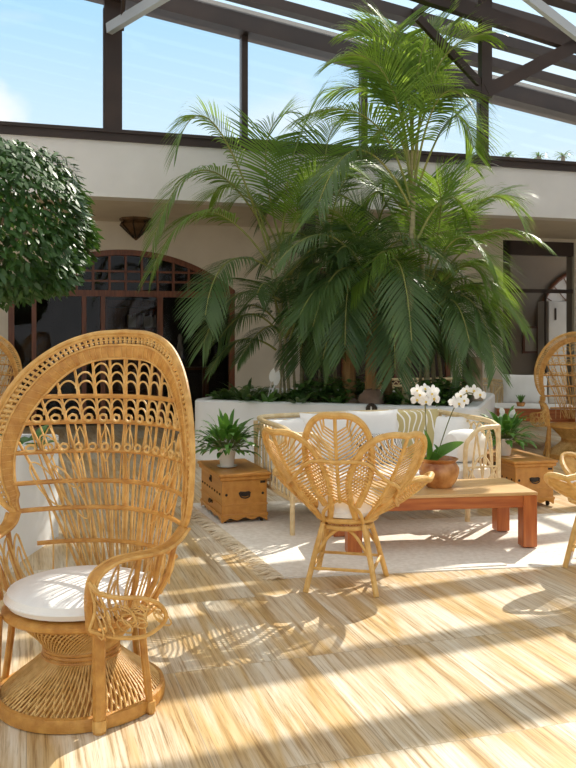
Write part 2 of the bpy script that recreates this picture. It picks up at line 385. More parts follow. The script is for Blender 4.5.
# lattice arch modelled in place of the window reflected in the door glass
uc = u_at(585, VW+2.4); wn = MB(); R2 = 1.25; vv = VW+2.33; zc = 1.65
ring = [(uc+R2*math.cos(PI*i/24), zc+R2*math.sin(PI*i/24)) for i in range(25)]
wn.tube([UV(a,vv,z) for a, z in ring], .045, 6)
wn.tube([UV(a*.62+uc*.38,vv,z*.62+zc*.38) for a, z in ring], .022, 6)
for i in range(1,12):
    a = PI*i/12; wn.tube([UV(uc+R2*.2*math.cos(a),vv,zc+R2*.2*math.sin(a)), UV(uc+R2*math.cos(a),vv,zc+R2*math.sin(a))], .014, 4)
wn.box((uc-R2,vv-.03,zc-.05), (uc+R2,vv+.03,zc+.05), RM)
for k in range(6):
    u = uc-R2+2*R2*k/5; wn.box((u-.03,vv-.03,.0), (u+.03,vv+.03,zc), RM)
w8 = struct('window_8', wn, M['door_wood'], label='lattice arch standing for the window reflected in the glazed door')
pm_ = MB(); pm_.prism([UV(a,vv+.045,z) for a, z in ring], UV(0,.01,0)); pm_.box((uc-R2,vv+.045,0), (uc+R2,vv+.055,zc), RM); pm_.build('pale_arch_panel', M['white_cloth'], w8, False)  # pale panel, its colour standing for the brightness of the reflected arch

# sill, posts, gable rafter, panes of the clerestory
mb = MB(); mb.box((UL,VB-.03,ZB1), (UR,VB+.2,ZS1), RM); mb.box((UL,VB-.06,ZS1-.045), (UR,VB+.22,ZS1), RM); struct('trim_1', mb, M['frame_dark'], label='dark sill under the high windows')
us = [u_at(113,VB)-3.6, u_at(113,VB)-1.8, u_at(113,VB), u_at(245,VB), u_at(365,VB), u_at(485,VB), u_at(485,VB)+1.9, u_at(485,VB)+3.8]
wd = [.1,.1,.22,.085,.085,.13,.1,.1]
nw = 1
for i, (u, w) in enumerate(zip(us, wd)):
    mb = MB(); mb.box((u-w/2,VB+.0,ZS1), (u+w/2,VB+.14,roof_z(u)+.09), RM)
    if w > .12:
        mb.box((u-w/2-.012,VB+.03,ZS1), (u-w/2,VB+.11,roof_z(u)-.02), RM); mb.box((u+w/2,VB+.03,ZS1), (u+w/2+.012,VB+.11,roof_z(u)-.02), RM)
    struct('trim_%d' % (i+2), mb, M['frame_dark'], label='dark upright between the high windows')
    if i < len(us)-1:
        b = us[i+1]-wd[i+1]/2; a = u+w/2; g = MB()
        ps = [UV(a,VB+.07,ZS1), UV(b,VB+.07,ZS1), UV(b,VB+.07,roof_z(b)+.09)]
        if a < -1.5 < b: ps.append(UV(-1.5,VB+.07,roof_z(-1.5)+.09))
        ps.append(UV(a,VB+.07,roof_z(a)+.09))
        g.prism(ps, UV(0,.008,0)); struct('window_%d' % nw, g, M['glass'], label='high glass pane under the roof'); nw += 1
def rafter(v0, v1, h, name, lift=0.0, m='frame_dark', u0=UL, u1=UR, label=None):
    mb = MB(); cut = [u0] + ([-1.5] if u0 < -1.5 < u1 else []) + [u1]
    for a, b in zip(cut[:-1], cut[1:]):
        e = 1e-6 if a >= -1.5 else -1e-6
        za, zb = roof_z(a+e)+lift, roof_z(b-1e-6)+lift
        mb.add([UV(a,v0,za),UV(b,v0,zb),UV(b,v1,zb),UV(a,v1,za),UV(a,v0,za+h),UV(b,v0,zb+h),UV(b,v1,zb+h),UV(a,v1,za+h)],
               [(0,3,2,1),(4,5,6,7),(0,1,5,4),(1,2,6,5),(2,3,7,6),(3,0,4,7)])
    return struct(name, mb, M[m], label=label)
rafter(VB-.16, VB+.2, .30, 'trim_10', .06, label='dark sloping beam along the gable top')
k = 11; PITCH = .715
for i in range(18):
    v = 7.50+PITCH*4-PITCH*i
    rafter(v-.09, v+.09, .13, 'trim_%d' % k, .14, label='dark sloping roof rafter'); k += 1
for i, u in enumerate((-4.3,-1.5,1.085,4.65,8.5,10.6)):
    mb = MB(); mb.box((u-.05,-3.0,roof_z(u)+.2), (u+.05,VB,roof_z(u)+.27), RM); struct('trim_%d' % k, mb, M['frame_dark'], label='dark roof purlin'); k += 1
# roof glazing in two planes
g = MB(); lz = .285
g.add([UV(-1.5,-3,roof_z(-1.499)+lz),UV(UR,-3,roof_z(UR)+lz),UV(UR,VB+.2,roof_z(UR)+lz),UV(-1.5,VB+.2,roof_z(-1.499)+lz)], [(0,1,2,3)])
g.add([UV(UL,-3,roof_z(UL)+lz),UV(-1.5,-3,roof_z(-1.499)+lz),UV(-1.5,VB+.2,roof_z(-1.499)+lz),UV(UL,VB+.2,roof_z(UL)+lz)], [(0,1,2,3)])
struct('window_9', g, M['roof_glass'], label='glass roof panes')
# ------------------------------------------------------------------ roof truss in front of the gable
def PV(x, y, v):
    kk = (x-288)/F; return P(x, y, v/(CT - kk*ST))
def beam(a, b, w, h):                     # square section bar between two points
    a, b = Vector(a), Vector(b); t = (b-a).normalized(); up = Vector((0,0,1)) if abs(t.z) < .95 else UV(1,0,0)
    s = t.cross(up).normalized(); q = s.cross(t).normalized()
    m = MB(); m.loft([[p+s*x*w/2+q*y*h/2 for x, y in ((-1,-1),(1,-1),(1,1),(-1,1))] for p in (a, b)]); return m
TV = 8.4
tk = k
def truss(a, b, w, h, label, m='frame_dark'):
    global tk
    struct('trim_%d' % tk, beam(a, b, w, h), M[m], label=label); tk += 1
truss(PV(395,-14,TV), PV(640,66,TV), .10, .16, 'thick dark top chord of the roof truss')
truss(PV(485,-8,TV), PV(485,98,TV), .09, .13, 'dark upright post of the roof truss')
truss(PV(485,92,TV), PV(600,33,TV), .10, .15, 'dark diagonal of the roof truss rising right')
truss(PV(485,92,TV), PV(425,92,TV), .08, .11, 'dark level tie of the roof truss')
truss(PV(484,88,TV), PV(418,18,TV), .06, .08, 'dark diagonal of the roof truss rising left')
truss(PV(524,-6,7.2), PV(600,53,7.2), .06, .09, 'pale edged brace at the upper right', 'frame_light')
truss(P(109,29,10.95), P(170,-8,10.2), .09, .13, 'brace with bluish light in its colour at the top of the wide upright', 'frame_light')
truss(P(122,30,10.9), P(124,-10,10.5), .05, .05, 'thin dark rod beside the wide upright')
# dark post under the white band, behind the palms
struct('trim_%d' % tk, MB().box((u_at(311,VB)-.085,VB+.05,0), (u_at(311,VB)+.085,VB+.22,ZB0), RM), M['frame_dark'], label='dark post under the white band'); tk += 1

# gallery lantern, shelf of books and statuette in the library
D = 13.1; lp = P(136, 222, D); lp.z = ZB0
t = empty('ceiling_lamp', lp, 0, 'bronze pointed ceiling lantern under the gallery roof', 'lamp')
m = MB(); m.lathe([(.26,0),(.26,-.03),(.22,-.05)], 8); m.build('ceiling_plate', M['lamp_metal'], t, False)
m = MB(); m.lathe([(.2,-.045),(.24,-.1),(.17,-.16),(.13,-.2),(.06,-.26),(.03,-.28),(.045,-.31),(.01,-.34)], 8); m.build('lantern_body', M['lamp_metal'], t, False)
for i in range(8):
    a = 2*PI*i/8; m = MB(); m.tube([(.215*math.cos(a),.215*math.sin(a),-.05),(.25*math.cos(a),.25*math.sin(a),-.1),(.135*math.cos(a),.135*math.sin(a),-.21),(.04*math.cos(a),.04*math.sin(a),-.3)], .012, 5)
    m.build('rib', M['iron'], t)
bu0, bu1, bv = u_at(106,VW+2.2), u_at(158,VW+2.2), VW+2.3
t = empty('bookcase', UV((bu0+bu1)/2,bv,.01), T, 'dark bookcase inside the arched door', 'bookcase')
bw = (bu1-bu0)
m = MB(); m.box((-bw/2,.2,0),(bw/2,.22,2.1)); m.box((-bw/2,-.1,0),(-bw/2+.03,.2,2.1)); m.box((bw/2-.03,-.1,0),(bw/2,.2,2.1)); m.build('carcass', M['door_wood'], t, False)
sh = [.35,.75,1.15,1.55,1.95]
for z in sh: m = MB(); m.box((-bw/2+.03,-.08,z),(bw/2-.03,.2,z+.025)); m.build('shelf', M['door_wood'], t, False)
n = 0
for z, rng in ((1.55,((-.1,.12),(.22,.42))),(1.15,((-.42,-.18),(.2,.45)))):
    for lo, hi in rng:
        x = lo
        while x < hi:
            wd_ = random.uniform(.03,.055); h = random.uniform(.2,.28)
            mm = Matrix.Translation(UV((bu0+bu1)/2,bv,.01)) @ RM
            o = MB().box((x,-.05,z+.026),(x+wd_-.004,.1,z+.026+h)).build('book', M['paper' if random.random() < .6 else 'book_dark'], None, False, mtx=mm)
            tag(o, 'one of the books on the %s shelf in the library' % ('upper' if z > 1.3 else 'lower'), 'book', 'library books on the %s shelf' % ('upper' if z > 1.3 else 'lower')); x += wd_
# statuette on a console inside the arched door
cp = UV(u_at(180,VW+1.2), VW+1.2, .01)
t = empty('console_table', cp, T, 'dark console table behind the arched door pane', 'table')
m = MB(); m.box((-.5,-.2,.82),(.5,.2,.86)); m.build('table_top', M['door_wood'], t, False)
for sx in (-1,1):
    for sy in (-1,1): MB().box((sx*.46-.025,sy*.16-.025,0),(sx*.46+.025,sy*.16+.025,.82)).build('leg', M['door_wood'], t, False)
o = MB().lathe([(.07,0),(.07,.04),(.03,.07),(.045,.2),(.07,.32),(.04,.42),(.035,.46),(.05,.52),(.03,.58),(.005,.6)], 12).build('statuette', M['paper'], None, mtx=Matrix.Translation(cp+Vector((0,0,.861))))
tag(o, 'small pale statuette on the console behind the arched door', 'statuette')
# salon: white cupboard and framed picture
q = UV(u_at(552,VW+1.7), VW+1.7, 0)
t = empty('tall_cupboard', q, T, 'tall white cupboard seen through the glazed door', 'cupboard')
MB().bevbox((-.22,-.2,.0),(.42,.2,2.15),.01).build('body', M['white_cloth'], t, False)
for sx in (-.06,.26): MB().box((sx-.015,-.225,1.75),(sx+.015,-.2,2.0)).build('handle', M['iron'], t, False)
q = UV(u_at(536,VW+2.3), VW+2.36, 1.33)
t = empty('framed_picture', q, T, 'small framed picture on the dim salon wall', 'picture')
m = MB(); m.box((-.3,-.02,-.3),(.3,.02,-.25)); m.box((-.3,-.02,.25),(.3,.02,.3)); m.box((-.3,-.02,-.25),(-.25,.02,.25)); m.box((.25,-.02,-.25),(.3,.02,.25)); m.build('frame', M['door_wood'], t, False)
MB().box((-.25,.0,-.25),(.25,.015,.25)).build('picture', M['paper'], t, False)

# ------------------------------------------------------------------ planting bed
PZ = .70
A = P(190,0,9.9); B = P(478,0,8.85); A.z = B.z = 0
dv = (B-A).normalized(); nv = Vector((-dv.y, dv.x, 0))        # along the front, and away from us
def bed(a, b): return A + dv*a + nv*b
LB = (B-A).length; WB = 2.35
t = empty('planting_bed', bed(LB/2,WB/2), 0, 'long white walled planting bed full of palms', 'planter')
inv = Matrix.Translation(-bed(LB/2,WB/2))
m = MB(); r = .18; w = .16
def outline(i):
    out = []
    for cx, cy, a0 in ((r,r,PI),(LB-r,r,1.5*PI),(LB-r,WB-r,0),(r,WB-r,.5*PI)):
        for s in range(7):
            a = a0 + PI/2*s/6; out.append(bed(cx+(r-i)*math.cos(a), cy+(r-i)*math.sin(a)))
    return out
def zz(L_, z): return [Vector((p.x,p.y,z)) for p in L_]
m.loft([zz(outline(0),0),zz(outline(0),PZ-.02),zz(outline(.02),PZ),zz(outline(w-.02),PZ),zz(outline(w),PZ-.02),zz(outline(w),PZ-.12)], cap=False)
m.build('wall', M['planter'], t, mtx=inv)
m = MB(); m.add(zz(outline(w-.01),PZ-.06), [tuple(range(28))]); m.build('soil', M['soil'], t, mtx=inv)
q = P(371.5,410,9.2); f = (q-A).dot(dv)
t = empty('wall_lamp', bed(f,-.0)+Vector((0,0,.655)), math.atan2(dv.y,dv.x), 'small round black lamp on the front of the planting bed', 'lamp')
m = MB()
rot = Matrix.Rotation(PI/2,4,'X')
m.lathe([(.062,0),(.066,.012),(.058,.025),(.0,.027)], 20); m.build('rim', M['iron'], t, mtx=rot)
MB().box((-.008,-.034,-.03),(.008,-.024,.03)).build('slot', M['ceramic'], t, False)

# ------------------------------------------------------------------ leaves
def leaf(mb, p, d, L_, w, nrm, droop=.3, segs=3, fold=0.0):
    """a blade from p along d, width profile peaked near the middle"""
    d = Vector(d).normalized(); s = d.cross(nrm)
    if s.length < 1e-4: s = d.orthogonal()
    s.normalize(); vs = []; pos = Vector(p); q = d.copy()
    for i in range(segs+1):
        t_ = i/segs; ww = w*(math.sin(PI*min(1,.12+.88*t_))**.8) if i < segs else .0008
        vs += [pos - s*ww/2, pos + s*ww/2]
        q = (q + Vector((0,0,-droop/segs*(.4+t_)))).normalized(); pos = pos + q*L_/segs
    mb.add(vs, [(2*i,2*i+1,2*i+3,2*i+2) for i in range(segs)])

def frond(name, parent, org, p0, p1, p2, dark=False, ll=.42, n=64, hang=1.15, start=.26, wdt=.024, seed=0):
    rnd = random.Random(seed)
    pts = []
    for i in range(n+1):
        t_ = i/n; pts.append(p0*(1-t_)**2 + p1*2*t_*(1-t_) + p2*t_*t_)
    m = MB(); rl = MB()
    rl.tube([p-org for p in pts[::3]], [.012*(1-.8*i/len(pts[::3]))+.002 for i in range(len(pts[::3]))], 5)
    total = sum((pts[i+1]-pts[i]).length for i in range(n)); ll = min(ll, total*.48); wdt = .022 if dark else wdt
    for i in range(int(n*start), n+1):
        t_ = i/n; tan = (pts[min(n,i+1)]-pts[max(0,i-1)]).normalized()
        side = tan.cross(Vector((0,0,1)))
        if side.length < .25: side = tan.cross(Vector((.3,-1,0)))
        side.normalize(); up = side.cross(tan).normalized()
        q = (t_-start)/(1-start); L_ = ll*(.45+.75*math.sin(PI*min(1,.22+.70*q)))*rnd.uniform(.9,1.08)
        for sg in (-1,1):
            d = side*sg*(1.0-.3*q) + tan*(.38+.62*q) + up*(.16-.1*q)
            sp_ = (pts[min(n,i+1)]-pts[max(0,i-1)]).length*.5; hz = 1-.6*abs(tan.z)
            leaf(m, pts[i]-org, d+Vector((rnd.uniform(-.035,.035),rnd.uniform(-.035,.035),rnd.uniform(-.04,.04))), L_, min(wdt,max(.010,sp_*.85))*rnd.uniform(.85,1.1), up+side*rnd.uniform(-.3,.3), hang*hz*rnd.uniform(.85,1.15), 5)
    o = m.build(name, M['palm_dark' if dark else 'palm'], parent, False)
    rl.build('midrib', M['rachis'], o)
    return o

def palm(root_px, D, label, fronds, stems, group=None, name='areca_palm', dark=False, ll=.56, zb=PZ-.07, extra=()):
    """fronds: (base px, control px, tip px, dD base, dD tip[, overrides]); stems: list of pixel polylines"""
    org = P(*root_px, D); org.z = zb
    t = empty(name, org, 0, label, 'palm', group)
    for i, s in enumerate(stems):
        px, r0, r1, trunk = s
        pts = []
        for j, q in enumerate(px):
            p = P(q[0], q[1], D+(q[2] if len(q) > 2 else 0)); pts.append(p)
        if trunk != 'float': pts[0].z = zb-.02
        pts = cr(pts, 6); m = MB(); nn = len(pts)
        m.tube([p-org for p in pts], [r0+(r1-r0)*j/(nn-1) for j in range(nn)], 8)
        if trunk is True or trunk == 'ring':
            for j in range(2, nn-1, 2):
                m.tube([pts[j]-org+Vector((0,0,-.006)), pts[j]-org+Vector((0,0,.006))], (r0+(r1-r0)*j/(nn-1))*1.12, 8)
        m.build('trunk' if trunk else 'stem', M['palm_trunk' if trunk is True else 'palm_stem'], t)
    r4 = random.Random(len(label)*7+len(fronds)); fronds = list(fronds)
    for (cx, cy, rad, cnt, lo, hi, dk, dd) in extra:           # more fronds round a crown
        for j in range(cnt):
            an = math.radians(lo+(hi-lo)*(j+r4.uniform(.1,.9))/cnt); rr = rad*r4.uniform(.72,1.08); tx = cx+rr*math.cos(an); ty = cy-rr*math.sin(an)*.85
            mx_ = cx+(tx-cx)*.55; my_ = cy+(ty-cy)*.55 - rad*r4.uniform(.16,.30)
            fronds.append(((cx+r4.uniform(-5,5), cy+r4.uniform(0,14)),(mx_,my_),(tx,ty+rad*.12),r4.uniform(-.1,.1),r4.uniform(-dd,dd),dict(dark=dk)))
    for i, f in enumerate(fronds):
        b, c, e, d0, d1 = f[:5]; kw = dict(ll=ll, dark=dark); kw.update(f[5] if len(f) > 5 else {})
        p0 = P(*b, D+d0); p2 = P(*e, D+d1); p1 = P(*c, D+(d0+d1)/2)
        p1 = p1*2 - (p0+p2)*.5 if kw.pop('through', True) else p1
        frond('frond', t, org, p0, p1, p2, seed=hash((label, i)) % 9999 if False else i*37+len(label), **kw)
    return t

DK = dict(dark=True)
# left areca: thin green canes from the left of the bed, arching high and to the left
palm((292,392), 10.3, 'areca palm on the left with fronds arching over the arched door', [
  ((268,250),(214,124),(176,150),0,-.3), ((270,240),(205,170),(153,240),.2,-.5), ((268,262),(205,212),(152,270),-.1,-.7),
  ((274,270),(228,262),(205,318),-.1,-.8,DK), ((280,300),(235,296),(203,345),-.2,-.6,DK), ((276,350),(240,340),(210,372),-.2,-.5,dict(dark=True,ll=.28)),
  ((280,240),(266,150),(290,112),.1,.3), ((284,250),(290,170),(318,98),.2,.3), ((286,262),(310,190),(350,175),0,-.4),
  ((282,255),(244,190),(212,196),.2,.6), ((280,330),(262,330),(238,362),0,-.5,dict(ll=.28,dark=True)), ((290,340),(305,315),(330,345),0,-.6,DK),
  ((288,280),(320,248),(358,285),-.1,-.9,DK)],
  [([(290,392),(284,330),(272,250)],.022,.010,False), ([(296,392),(290,320),(281,240)],.020,.009,False), ([(286,392),(280,340),(270,262)],.018,.008,False),
   ([(302,392,.1),(300,320,.1),(286,250,.1)],.026,.012,'ring'), ([(280,392,-.1),(281,350),(279,300)],.016,.008,False)], extra=[(278,258,84,2,60,150,False,.5),(284,325,66,8,-40,200,True,.6)])
# tall areca in the middle, crown against the roof
palm((408,392), 9.35, 'tall areca palm whose crown reaches up into the roof', [
  ((410,190),(388,80),(338,58),0,-.4), ((411,180),(400,70),(352,30),.1,.2), ((412,170),(418,70),(438,18),.1,.3),
  ((414,170),(436,70),(486,34),0,-.2), ((416,175),(442,95),(478,118),-.1,-.5), ((413,165),(404,60),(372,18),.2,.5),
  ((410,200),(370,120),(300,118),-.1,-.7,dict(ll=.5)), ((409,205),(360,150),(318,205),-.2,-.9,dict(ll=.5,dark=True)), ((416,180),(430,60),(465,20),.2,.6),
  ((412,185),(395,130),(372,140),0,-.4), ((417,190),(452,118),(474,150),.1,.3), ((410,175),(382,100),(330,92),.2,.4), ((412,170),(395,60),(400,25),.1,.4)],
  [([(405,392),(410,300),(413,200)],.050,.030,'ring'), ([(413,210),(411,190),(408,150)],.022,.012,'float'), ([(413,210),(414,190),(418,150)],.022,.012,'float'),
   ([(428,392,.2),(424,300,.2),(418,205,.2)],.036,.020,'ring'), ([(413,205),(412,185),(412,130)],.018,.010,'float')], extra=[(413,150,95,2,40,140,False,.5),(418,235,80,3,-40,215,False,.6)])
# bushy clump on the right
palm((436,394), 9.7, 'bushy bright green palm clump leaning out to the right', [
  ((425,290),(480,202),(522,222),0,-.3), ((430,290),(490,234),(547,246),.1,-.4,dict(ll=.36)), ((432,305),(482,286),(526,330),-.1,-.6,dict(ll=.36)),
  ((430,310),(470,300),(496,368),-.2,-.7,dict(dark=True,ll=.46)), ((425,280),(446,190),(470,165),.1,.2), ((420,280),(422,200),(402,160),.1,.2),
  ((420,290),(390,210),(356,170),.1,.3), ((425,300),(455,240),(492,262),-.2,-.7), ((428,320),(452,300),(470,345),-.2,-.8,DK), ((420,300),(395,255),(372,262),-.2,-.7),
  ((430,300),(470,215),(510,198),.3,.5), ((428,330),(444,318),(462,376),-.1,-.4,DK), ((424,290),(440,220),(436,180),-.1,-.3), ((426,310),(478,260),(500,300),.2,.3)],
  [([(436,394),(432,350),(428,290)],.030,.014,False), ([(444,394),(438,350),(430,300)],.026,.012,False), ([(428,394),(425,350),(422,285)],.028,.014,'ring'), ([(420,394,.1),(421,350),(423,290)],.024,.012,False)], extra=[(427,300,92,4,-30,45,False,.7),(427,300,88,3,110,175,False,.7),(432,340,60,9,-40,190,True,.5)])
# broad dark drooping palm in the centre
palm((372,394), 9.6, 'dark drooping palm with broad hanging fronds in the centre of the bed', [
  ((372,290),(330,236),(278,262),0,-.7,dict(ll=.5)), ((374,290),(340,270),(312,330),-.1,-.7,dict(ll=.5)), ((376,290),(398,262),(412,345),-.2,-.9,dict(ll=.52)),
  ((372,290),(352,270),(345,350),-.1,-.6,dict(ll=.5)), ((374,285),(400,240),(448,262),0,-.6), ((372,280),(360,210),(318,196),.2,.2), ((374,280),(385,205),(420,196),.2,.1),
  ((372,300),(345,300),(322,362),0,-.3), ((376,300),(390,300),(395,372),0,-.5), ((370,290),(322,252),(270,300),.2,.2), ((372,285),(340,215),(300,225),.1,-.2,dict(dark=False)),
  ((375,290),(410,280),(436,350),.1,.0)],
  [([(350,394,.2),(349,372,.2),(351,345,.2)],.085,.07,True), ([(371,394),(371,365),(373,290)],.075,.05,True), ([(388,394,.2),(387,372,.2),(386,330,.1)],.06,.045,True)], name='kentia_palm', dark=True, extra=[(373,295,82,7,-30,210,True,.6),(372,330,58,8,-40,220,True,.5)])
palm((330,394), 10.6, 'slender dark palm standing between the left areca and the centre palm', [
  ((330,250),(300,190),(262,215),0,.2), ((330,250),(345,180),(385,170),0,.2), ((330,260),(310,250),(290,310),0,-.3), ((332,260),(352,235),(380,275),0,-.2),
  ((330,245),(325,160),(340,120),.1,.3,dict(dark=False)), ((330,300),(312,300),(300,362),-.1,-.4), ((331,290),(350,290),(366,350),0,-.3)],
  [([(326,394),(328,340),(330,250)],.03,.016,'ring'), ([(336,394),(334,350),(331,280)],.026,.014,'ring'), ([(318,394),(322,340),(329,255)],.02,.012,False)], dark=True, extra=[(330,262,66,5,-20,200,True,.5),(326,335,56,8,-40,220,True,.4)])
# ground cover, stones, variegated plant, old trunk
rnd = random.Random(3); m = MB()
for i in range(3800):
    a = rnd.uniform(w, LB-w); b = rnd.uniform(w+.02, 1.5)
    if rnd.random() < .5: b = rnd.uniform(w+.02, .6)
    if 1.88 < a < 2.28 and b < .5: continue
    h = .07 + .24*abs(math.sin(a*2.3+1))*rnd.uniform(.4,1) + (.06 if a > 1.2 else 0)
    if a < .9: h *= .55
    p = bed(a,b); p.z = PZ-.06 + h*rnd.uniform(.3,1)
    an = rnd.uniform(0,2*PI); leaf(m, p, (math.cos(an),math.sin(an),rnd.uniform(-.1,.7)), rnd.uniform(.07,.13), rnd.uniform(.04,.065), Vector((0,0,1)), .6, 3)
tag(m.build('ground_cover', M['ground_leaf'], None, False), 'dark green leafy ground cover along the front of the planting bed', 'plants', kind='stuff')
for (x, yb, D, s, lab) in ((372,404,9.45,(.15,.11,.13),'brown stone lying among ground cover near the round lamp'), (352,405,9.55,(.09,.08,.07),'small brown stone left of the larger stone in the bed')):
    p = P(x,yb,D); p.z = PZ-.07; mm = MB(); mm.ball((0,0,s[2]*.75), 1, 10, s); r2 = random.Random(x)
    mm.v = [(a*(1+r2.uniform(-.12,.12)), b*(1+r2.uniform(-.12,.12)), c*(1+r2.uniform(-.1,.1))) for a,b,c in mm.v]
    o = mm.build('stone', M['stone']); o.location = p; tag(o, lab, 'stone')
def spiky(name, px, D, label, cat, n, L_, wl, m_, zb, spread=.9, white=0):
    p = P(*px, D); p.z = zb; t = empty(name, p, 0, label, cat); mm = MB(); r2 = random.Random(px[0])
    for i in range(n):
        an = 2*PI*i/n+r2.uniform(-.3,.3); leaf(mm, (0,0,0), (math.cos(an)*spread,math.sin(an)*spread,r2.uniform(.5,1.4)), L_*r2.uniform(.7,1.1), wl, Vector((0,0,1)), .9, 5)
    mm.build('foliage', M[m_], t, False)
    for i in range(white):
        an = r2.uniform(0,2*PI); q = Vector((.12*math.cos(an), .06*math.sin(an), L_*(.75+.2*i/max(1,white)))); mm = MB()
        leaf(mm, q, (.3*math.cos(an),-.3,1), .17, .075, Vector((0,-1,.3)), .3, 5); mm.tube([(0,0,0), q*.6, q], .004, 5)
        mm.build('flower', M['white_petal'], t, False)
    return t
spiky('peace_lily', (266,398), 9.7, 'peace lily with two white blooms growing in the bed', 'plant', 16, .34, .07, 'lily', PZ-.07, white=3)
spiky('bird_nest_fern', (246,396), 9.9, 'dark bushy fern left of the white blooms in the bed', 'plant', 26, .5, .05, 'palm_dark', PZ-.07)
spiky('bird_nest_fern', (300,398), 9.6, 'bushy fern at the foot of the left areca palm', 'plant', 24, .36, .045, 'palm_dark', PZ-.07)
spiky('bird_nest_fern', (336,398), 9.6, 'bushy fern left of the fibrous trunks in the bed', 'plant', 22, .36, .05, 'ground_leaf', PZ-.07)
spiky('bird_nest_fern', (408,400), 9.4, 'bushy fern right of the brown stone in the bed', 'plant', 26, .38, .05, 'ground_leaf', PZ-.07)
spiky('bird_nest_fern', (440,402), 9.3, 'bushy fern behind the pair of orchid stems in the bed', 'plant', 24, .42, .05, 'palm_dark', PZ-.07)
p = P(472,395,9.8); p.z = PZ-.07; o = MB().tube([(0,0,0),(0,0,.28),(.01,0,.58)], [.13,.12,.11], 12).build('tree_stump', M['bark']); o.location = p; tag(o, 'broad dark stump at the right end of the planting bed', 'stump')

# ------------------------------------------------------------------ clipped ficus in its own box
fx = Vector((-2.25,5.70,0))
t = empty('planter_box', fx, math.radians(-5), 'white planter box half hidden behind the front peacock chair', 'planter')
m = MB(); a = .52; q = .06
def sq(r_, z): return [(-r_,-r_,z),(r_,-r_,z),(r_,r_,z),(-r_,r_,z)]
m.loft([sq(a,0),sq(a,.74),sq(a-.012,.75),sq(a-q,.75),sq(a-q,.64)], cap=False); m.build('box', M['planter'], t, False)
MB().add(sq(a-q+.005,.66), [(0,1,2,3)]).build('soil', M['soil'], t, False)
tr = empty('ficus_tree', fx+Vector((.13,.05,.662)), 0, 'clipped round ficus tree with dense dark glossy leaves at upper left', 'tree')
m = MB(); m.tube(cr([(0,0,0),(.02,.01,.5),(-.02,0,1.0),(0,0,1.55)],5), [.045-.001*i for i in range(16)], 10); m.build('trunk', M['bark'], tr)
m = MB()
for i in range(9):
    an = 2*PI*i/9; m.tube(cr([(0,0,1.05+.03*i),(.2*math.cos(an),.2*math.sin(an),1.4),(.42*math.cos(an),.42*math.sin(an),1.6+.1*(i%3))],4), [.018,.016,.014,.012,.011,.009,.008,.006,.004], 5)
m.build('branches', M['bark'], tr)
m = MB(); r2 = random.Random(5); cc = Vector((0,0,1.6))
for i in range(9000):
    th = r2.uniform(0,2*PI); ph = math.acos(r2.uniform(-1,1)); d = Vector((math.sin(ph)*math.cos(th), math.sin(ph)*math.sin(th), math.cos(ph)))
    bump = 1 + .035*math.sin(5*th+3*ph)+.03*math.sin(9*ph-4*th)
    rr = r2.uniform(.80,1.0)**.6*bump
    sq_ = (abs(d.x)**3+abs(d.y)**3+abs(d.z)**3)**(-1/3)           # a little boxy, as it is clipped
    p = cc + Vector((d.x*.74,d.y*.74,d.z*.55))*rr*(.35+.65*sq_)
    dd = Vector((d.x+r2.uniform(-.8,.8), d.y+r2.uniform(-.8,.8), -.5+r2.uniform(-.7,.5)))
    leaf(m, p, dd, r2.uniform(.06,.085), r2.uniform(.026,.036), d+Vector((0,0,.4)), .3, 3)
m.build('foliage', M['ficus'], tr, False)
spiky('leafy_plant', (24,450), 5.75, 'green leafy plant growing in the white planter box', 'plant', 22, .3, .09, 'lily', .662, 1.0)

# palms far outside, beyond the high windows
for x, h, lab in ((508,7.6,'faint distant palm top beyond the high window, leftmost of three'),(539,7.8,'faint distant palm top beyond the high window, middle of three'),(563,7.5,'faint distant palm top beyond the high window, rightmost of three')):
    p = P(x,332,34); p.z = 0; t = empty('distant_palm', p, 0, lab, 'palm'); top = z = P(x,149,34).z; m = MB(); r2 = random.Random(x)
    for i in range(26):
        an = 2*PI*i/26; leaf(m, (0,0,top-.3), (math.cos(an),math.sin(an),r2.uniform(.1,1.2)), r2.uniform(.38,.55), .06, Vector((0,0,1)), 1.6, 5)
    m.build('fronds', M['palm_dark'], t, False); MB().tube([(0,0,0),(0,0,top-.3)], .09, 8).build('trunk', M['bark'], t)
# ------------------------------------------------------------------ peacock chair (faces local -y)
HALF = [(0,1.50),(.15,1.487),(.28,1.432),(.385,1.33),(.455,1.19),(.488,1.03),(.482,.88),(.452,.765),(.41,.70)]
def back_y(x, z): return .335 - 1.32*x*x + .02*(z-.6)
def hoop2d():
    h = cr([(a,b,0) for a,b in HALF], 9)
    right = [(p.x,p.y) for p in h]
    return [(-x,z) for x,z in right[:0:-1]] + right           # left bottom -> top -> right bottom
HOOP = hoop2d()
def hoop_off(d):
    out = []; n = len(HOOP); d0 = d
    for i,(x,z) in enumerate(HOOP):
        a = HOOP[max(0,i-1)]; b = HOOP[min(n-1,i+1)]; tx, tz = b[0]-a[0], b[1]-a[1]; l = math.hypot(tx,tz)
        d = d0*(1.0 if z > 1.3 else (.48+.52*(z-.76)/.54 if z > .76 else max(.14, .48*(z-.68)/.08))); out.append((x + tz/l*d, z - tx/l*d))
    return out
def lift(x, z, e=0.0): return Vector((x, back_y(x,z)+e, z))
INNER = hoop_off(.118)
def inner_halfwidth(z):
    """half width of the open middle of the hoop at height z"""
    best = 0.0
    for (x0,z0),(x1,z1) in zip(INNER[:-1], INNER[1:]):
        if (z0-z)*(z1-z) <= 0 and abs(z1-z0) > 1e-9:
            best = max(best, abs(x0+(x1-x0)*(z-z0)/(z1-z0)))
    return best if best > .05 else .345
INZ = max(z for x,z in INNER)

